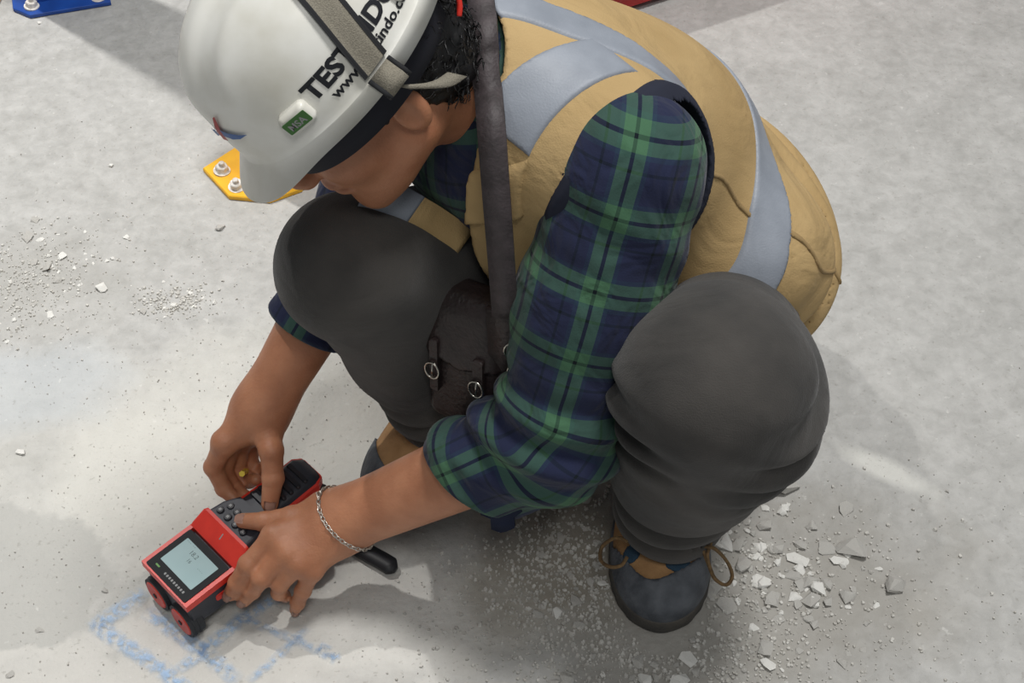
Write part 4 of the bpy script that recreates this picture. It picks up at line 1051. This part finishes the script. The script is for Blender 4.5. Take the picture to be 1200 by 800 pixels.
p = loop[kmin]; bm = bmesh.new(); add_tube(bm, [p, p + Vector((-.004, -.002, .003)), Vector((-0.2026, 0.9687, 0.1310))], .0010, 5); obj('chain_tail', bm_mesh(bm), 'silver', br)
bm = bmesh.new(); bmesh.ops.create_uvsphere(bm, u_segments=12, v_segments=8, radius=.0026, matrix=Matrix.Translation(p)); obj('clasp', bm_mesh(bm), 'silver', br)
tag(br, 'silver chain bracelet round the wrist beside the scanner', 'bracelet')
pe = empty('pencil', (-0.3078, 1.0568, 0.1000)); bm = bmesh.new()
a_, b_ = Vector((-0.3065, 1.0550, 0.1040)), Vector((-0.3113, 1.1224, 0.0300)); add_tube(bm, [a_, b_], .0036, 6); obj('shaft', bm_mesh(bm), 'pencil', pe, smooth=False)
tag(pe, 'yellow pencil end sticking out of the fist above the scanner handle', 'pencil')

# ------------------------------------------------------------------ chalk marks
def chalk_material():
    m = bpy.data.materials.new('chalk'); m.use_nodes = True; nt = m.node_tree; b = nt.nodes['Principled BSDF']
    b.inputs['Base Color'].default_value = (*sc(166, 198, 234), 1); b.inputs['Roughness'].default_value = .95
    tc = nt.nodes.new('ShaderNodeTexCoord'); n = nt.nodes.new('ShaderNodeTexNoise'); n.inputs['Scale'].default_value = 130; n.inputs['Detail'].default_value = 4
    nt.links.new(tc.outputs['Object'], n.inputs['Vector']); at = nt.nodes.new('ShaderNodeAttribute'); at.attribute_name = 'cover'
    mu = nt.nodes.new('ShaderNodeMath'); mu.operation = 'MULTIPLY'; nt.links.new(at.outputs['Fac'], mu.inputs[0])
    r = nt.nodes.new('ShaderNodeMapRange'); r.inputs[1].default_value = .36; r.inputs[2].default_value = .60; r.inputs[4].default_value = .85
    nt.links.new(n.outputs['Fac'], r.inputs[0]); nt.links.new(r.outputs[0], mu.inputs[1]); nt.links.new(mu.outputs[0], b.inputs['Alpha']); return m
M['chalk'] = chalk_material()
def chalk(path, hw, cover, label):
    pts = smooth_path([Vector(p) for p in path], 8); V, Fc, cv = [], [], []
    for i, p in enumerate(pts):
        t = pts[min(i + 1, len(pts) - 1)] - pts[max(i - 1, 0)]; t.normalize(); s = Vector((t.y, -t.x, 0)); e = min(i, len(pts) - 1 - i)
        for j, k in enumerate((-1, -.5, 0, .5, 1)):
            V.append((p.x + s.x * hw * k * (1 + .2 * math.sin(i * 1.7)), p.y + s.y * hw * k, .0012)); cv.append(cover * (1 - abs(k) ** 1.5) * min(1, e / 3))
    for i in range(len(pts) - 1):
        for j in range(4): a = i * 5 + j; Fc.append((a, a + 1, a + 6, a + 5))
    me = pydata(V, Fc); at = me.attributes.new('cover', 'FLOAT', 'POINT'); at.data.foreach_set('value', cv)
    o = obj('chalk_line', me, 'chalk'); tag(o, label, 'chalk line', 'blue chalk grid lines beside the scanner')
chalk([(-0.4735, 0.9232, 0.0000), (-0.4280, 0.8925, 0.0000), (-0.3855, 0.8635, 0.0000), (-0.3322, 0.8166, 0.0000)], .012, .85, 'pale blue chalk line running down from the scanner to the bottom edge')
chalk([(-0.4748, 0.9143, 0.0000), (-0.4456, 0.9400, 0.0000), (-0.4188, 0.9662, 0.0000)], .013, .75, 'pale blue chalk line left of the scanner wheels')
chalk([(-0.4165, 0.9400, 0.0000), (-0.3786, 0.9121, 0.0000), (-0.3414, 0.8849, 0.0000), (-0.2990, 0.8477, 0.0000)], .012, .75, 'pale blue chalk line just below the front wheels')
chalk([(-0.3706, 0.8582, 0.0000), (-0.3337, 0.8990, 0.0000), (-0.2906, 0.9400, 0.0000), (-0.2546, 0.9685, 0.0000)], .010, .75, 'pale blue chalk line crossing below the scanner side')
chalk([(-0.2897, 0.8477, 0.0000), (-0.2560, 0.8849, 0.0000), (-0.2286, 0.9177, 0.0000)], .007, .6, 'faint blue chalk line right of the scanner')
chalk([(-0.3190, 0.9344, 0.0000), (-0.2785, 0.9177, 0.0000), (-0.2384, 0.8990, 0.0000), (-0.1966, 0.8773, 0.0000)], .007, .5, 'faint blue chalk line below the fingers')
chalk([(-0.2168, 0.8925, 0.0000), (-0.2049, 0.8860, 0.0000), (-0.1926, 0.8741, 0.0000)], .009, .8, 'short blue chalk smudge right of the chalk grid')

# ------------------------------------------------------------------ rubble
rg = random.Random(11)
def rock_mesh(seed, flat):
    r = random.Random(seed); bm = bmesh.new()
    for _ in range(13):
        v = Vector((r.gauss(0, 1), r.gauss(0, 1), r.gauss(0, 1))); v.normalize(); v *= r.uniform(.75, 1); bm.verts.new((v.x * r.uniform(.8, 1.1), v.y * .8, v.z * flat))
    bmesh.ops.convex_hull(bm, input=bm.verts[:]); lo = min(v.co.z for v in bm.verts)
    for v in [v for v in bm.verts if not v.link_faces]: bm.verts.remove(v)
    for v in bm.verts: v.co.z -= lo
    return bm_mesh(bm)
M['chip'] = mat('chip', sc(196, 194, 188), .9, sc(176, 173, 167), 120, .5, 300)
M['chip_white'] = mat('chip_white', sc(232, 231, 226), .9, sc(214, 212, 206), 120, .4, 300)
M['grit'] = mat('grit', sc(206, 204, 198), .95, sc(178, 175, 168), 60)
ROCK = [rock_mesh(100 + i, .25 + .06 * (i % 5)) for i in range(12)]
ROCKS = []
for me in ROCK:
    a = me; a.materials.append(M['chip']); b = me.copy(); b.materials.clear(); b.materials.append(M['chip_white']); ROCKS.append((a, b))
def place_chip(x, y, r, white, label, group):
    o = bpy.data.objects.new('concrete_chip', ROCKS[rg.randrange(12)][1 if white else 0]); C.objects.link(o); o.location = (x, y, -.002)
    o.rotation_euler = (rg.uniform(-.15, .15), rg.uniform(-.15, .15), rg.uniform(0, 6.28)); o.scale = (r * rg.uniform(.8, 1.3), r * rg.uniform(.8, 1.2), r * rg.uniform(.6, 1.1))
    tag(o, label, 'stone chip', group)
def blocked(x, y):
    if ((x - .17) / .062) ** 2 + ((y - 1.03) / .15) ** 2 < 1: return True
    if ((x + .06) / .08) ** 2 + ((y - 1.19) / .15) ** 2 < 1: return True
    p = XD.inverted() @ Vector((x, y, 0)); return -.04 < p.x < .24 and -.07 < p.y < .06
def cluster(n, cx, cy, sx, sy, r0, r1, pw, label, group, rot=0):
    k = 0
    while k < n:
        gx, gy = rg.gauss(0, sx), rg.gauss(0, sy); x = cx + gx * math.cos(rot) - gy * math.sin(rot); y = cy + gx * math.sin(rot) + gy * math.cos(rot)
        if blocked(x, y): continue
        place_chip(x, y, r0 + (r1 - r0) * rg.random() ** 3, rg.random() < pw, label, group); k += 1
cluster(110, .285, 1.0, .075, .055, .005, .02, .3, 'grey concrete chip in the rubble right of the planted shoe', 'chips right of the planted shoe', -.5)
cluster(45, .06, .98, .045, .06, .003, .011, .2, 'small grey chip in the rubble between the two shoes', 'chips between the shoes')
cluster(45, .16, .86, .07, .03, .004, .014, .35, 'grey concrete chip in the rubble in front of the planted shoe', 'chips in front of the planted shoe')
cluster(62, -.665, 1.465, .055, .05, .003, .013, .6, 'pale concrete chip in the loose scatter at the left edge', 'chips at the left edge', .2)
cluster(36, -.456, 1.425, .022, .013, .003, .008, .4, 'small grey chip in the little heap left of the knee', 'chips in the little heap left of the knee', .2)
for (p, r, wht, lab) in [
    ((0.2429, 1.0345, 0.0000), .016, 1, 'large white plaster chunk beside the shoe lace loop'), ((0.3847, 1.0011, 0.0000), .0085, 1, 'white angular chip alone right of the rubble'),
    ((0.3443, 0.9502, 0.0000), .009, 1, 'flat white chip on the open floor right of the shoe'), ((0.3917, 0.9685, 0.0000), .006, 0, 'grey chip above the flat white chip'),
    ((0.3099, 1.0058, 0.0000), .008, 1, 'white chip at the right end of the rubble'), ((0.1948, 0.8773, 0.0000), .014, 1, 'flat pale slab chip at the bottom edge below the shoe'),
    ((0.3190, 0.8881, 0.0000), .007, 0, 'dark grey chip right of the shoe near the bottom'), ((0.4128, 0.8925, 0.0000), .006, 0, 'small grey chip at the lower right'),
    ((0.3872, 0.8624, 0.0000), .008, 0, 'grey chip close to the bottom edge at the right'), ((0.4386, 0.8990, 0.0000), .005, 0, 'tiny grey chip farthest to the lower right'),
    ((-0.6068, 1.1678, 0.0000), .009, 1, 'pale blocky chip at the left edge above the smooth patch'), ((-0.5994, 1.5587, 0.0000), .006, 1, 'white chip left of the yellow foot plate'),
    ((-0.5876, 1.6972, 0.0000), .006, 1, 'white chip on the far floor below the upright shadow'), ((-0.4108, 1.5656, 0.0000), .008, 0, 'flat grey chip just below the yellow foot plate'),
    ((-0.5314, 0.9143, 0.0000), .006, 0, 'small dark chip left of the chalk lines'), ((-0.5517, 0.8582, 0.0000), .008, 0, 'grey chip in the bottom left corner'),
    ((-0.4677, 0.9662, 0.0000), .007, 0, 'grey chip beside the chalk line left of the scanner'), ((0.5259, 1.1078, 0.0000), .004, 0, 'tiny grey crumb on the bare right floor'),
    ((-0.7642, 2.0448, 0.0000), .006, 1, 'white crumb in front of the blue foot plate')]:
    x, y = p[:2]; place_chip(x, y, r, wht, lab, None)
# loose grit too fine to count
def grit():
    V, Fc = [], []
    def stone(x, y, r):
        o = len(V); a0 = rg.uniform(0, 6.28); n = 5
        for k in range(n):
            a = a0 + 2 * math.pi * k / n; rr = r * rg.uniform(.6, 1.2); V.append((x + rr * math.cos(a), y + rr * math.sin(a), -.0015))
        for k in range(n):
            a = a0 + 2 * math.pi * k / n; rr = r * rg.uniform(.45, .9); V.append((x + rr * math.cos(a), y + rr * math.sin(a), r * rg.uniform(.2, .55)))
        Fc.append([o + n + k for k in range(n)])
        for k in range(n): Fc.append([o + k, o + (k + 1) % n, o + n + (k + 1) % n, o + n + k])
    for n, cx, cy, sx, sy, r0, r1 in ((2600, .17, .96, .13, .075, .0008, .0035), (900, .05, 1.0, .05, .07, .0008, .003), (900, .15, .85, .09, .04, .0008, .003), (800, -.67, 1.455, .06, .06, .0006, .0028), (260, -.456, 1.425, .028, .016, .0006, .0028), (350, -.3, 1.2, .3, .15, .0005, .0014), (300, -.35, .9, .3, .1, .0005, .0014), (300, .5, .9, .25, .2, .0005, .0014), (250, -.5, 1.5, .2, .25, .0005, .0014)):
        for _ in range(n):
            x, y = rg.gauss(cx, sx), rg.gauss(cy, sy)
            if y < 1.85 and not blocked(x, y): stone(x, y, r0 + (r1 - r0) * rg.random() ** 2)
    o = obj('grit', pydata(V, Fc), 'grit', smooth=False); tag(o, 'fine grey concrete grit scattered over the floor', 'grit', kind='stuff')
grit()
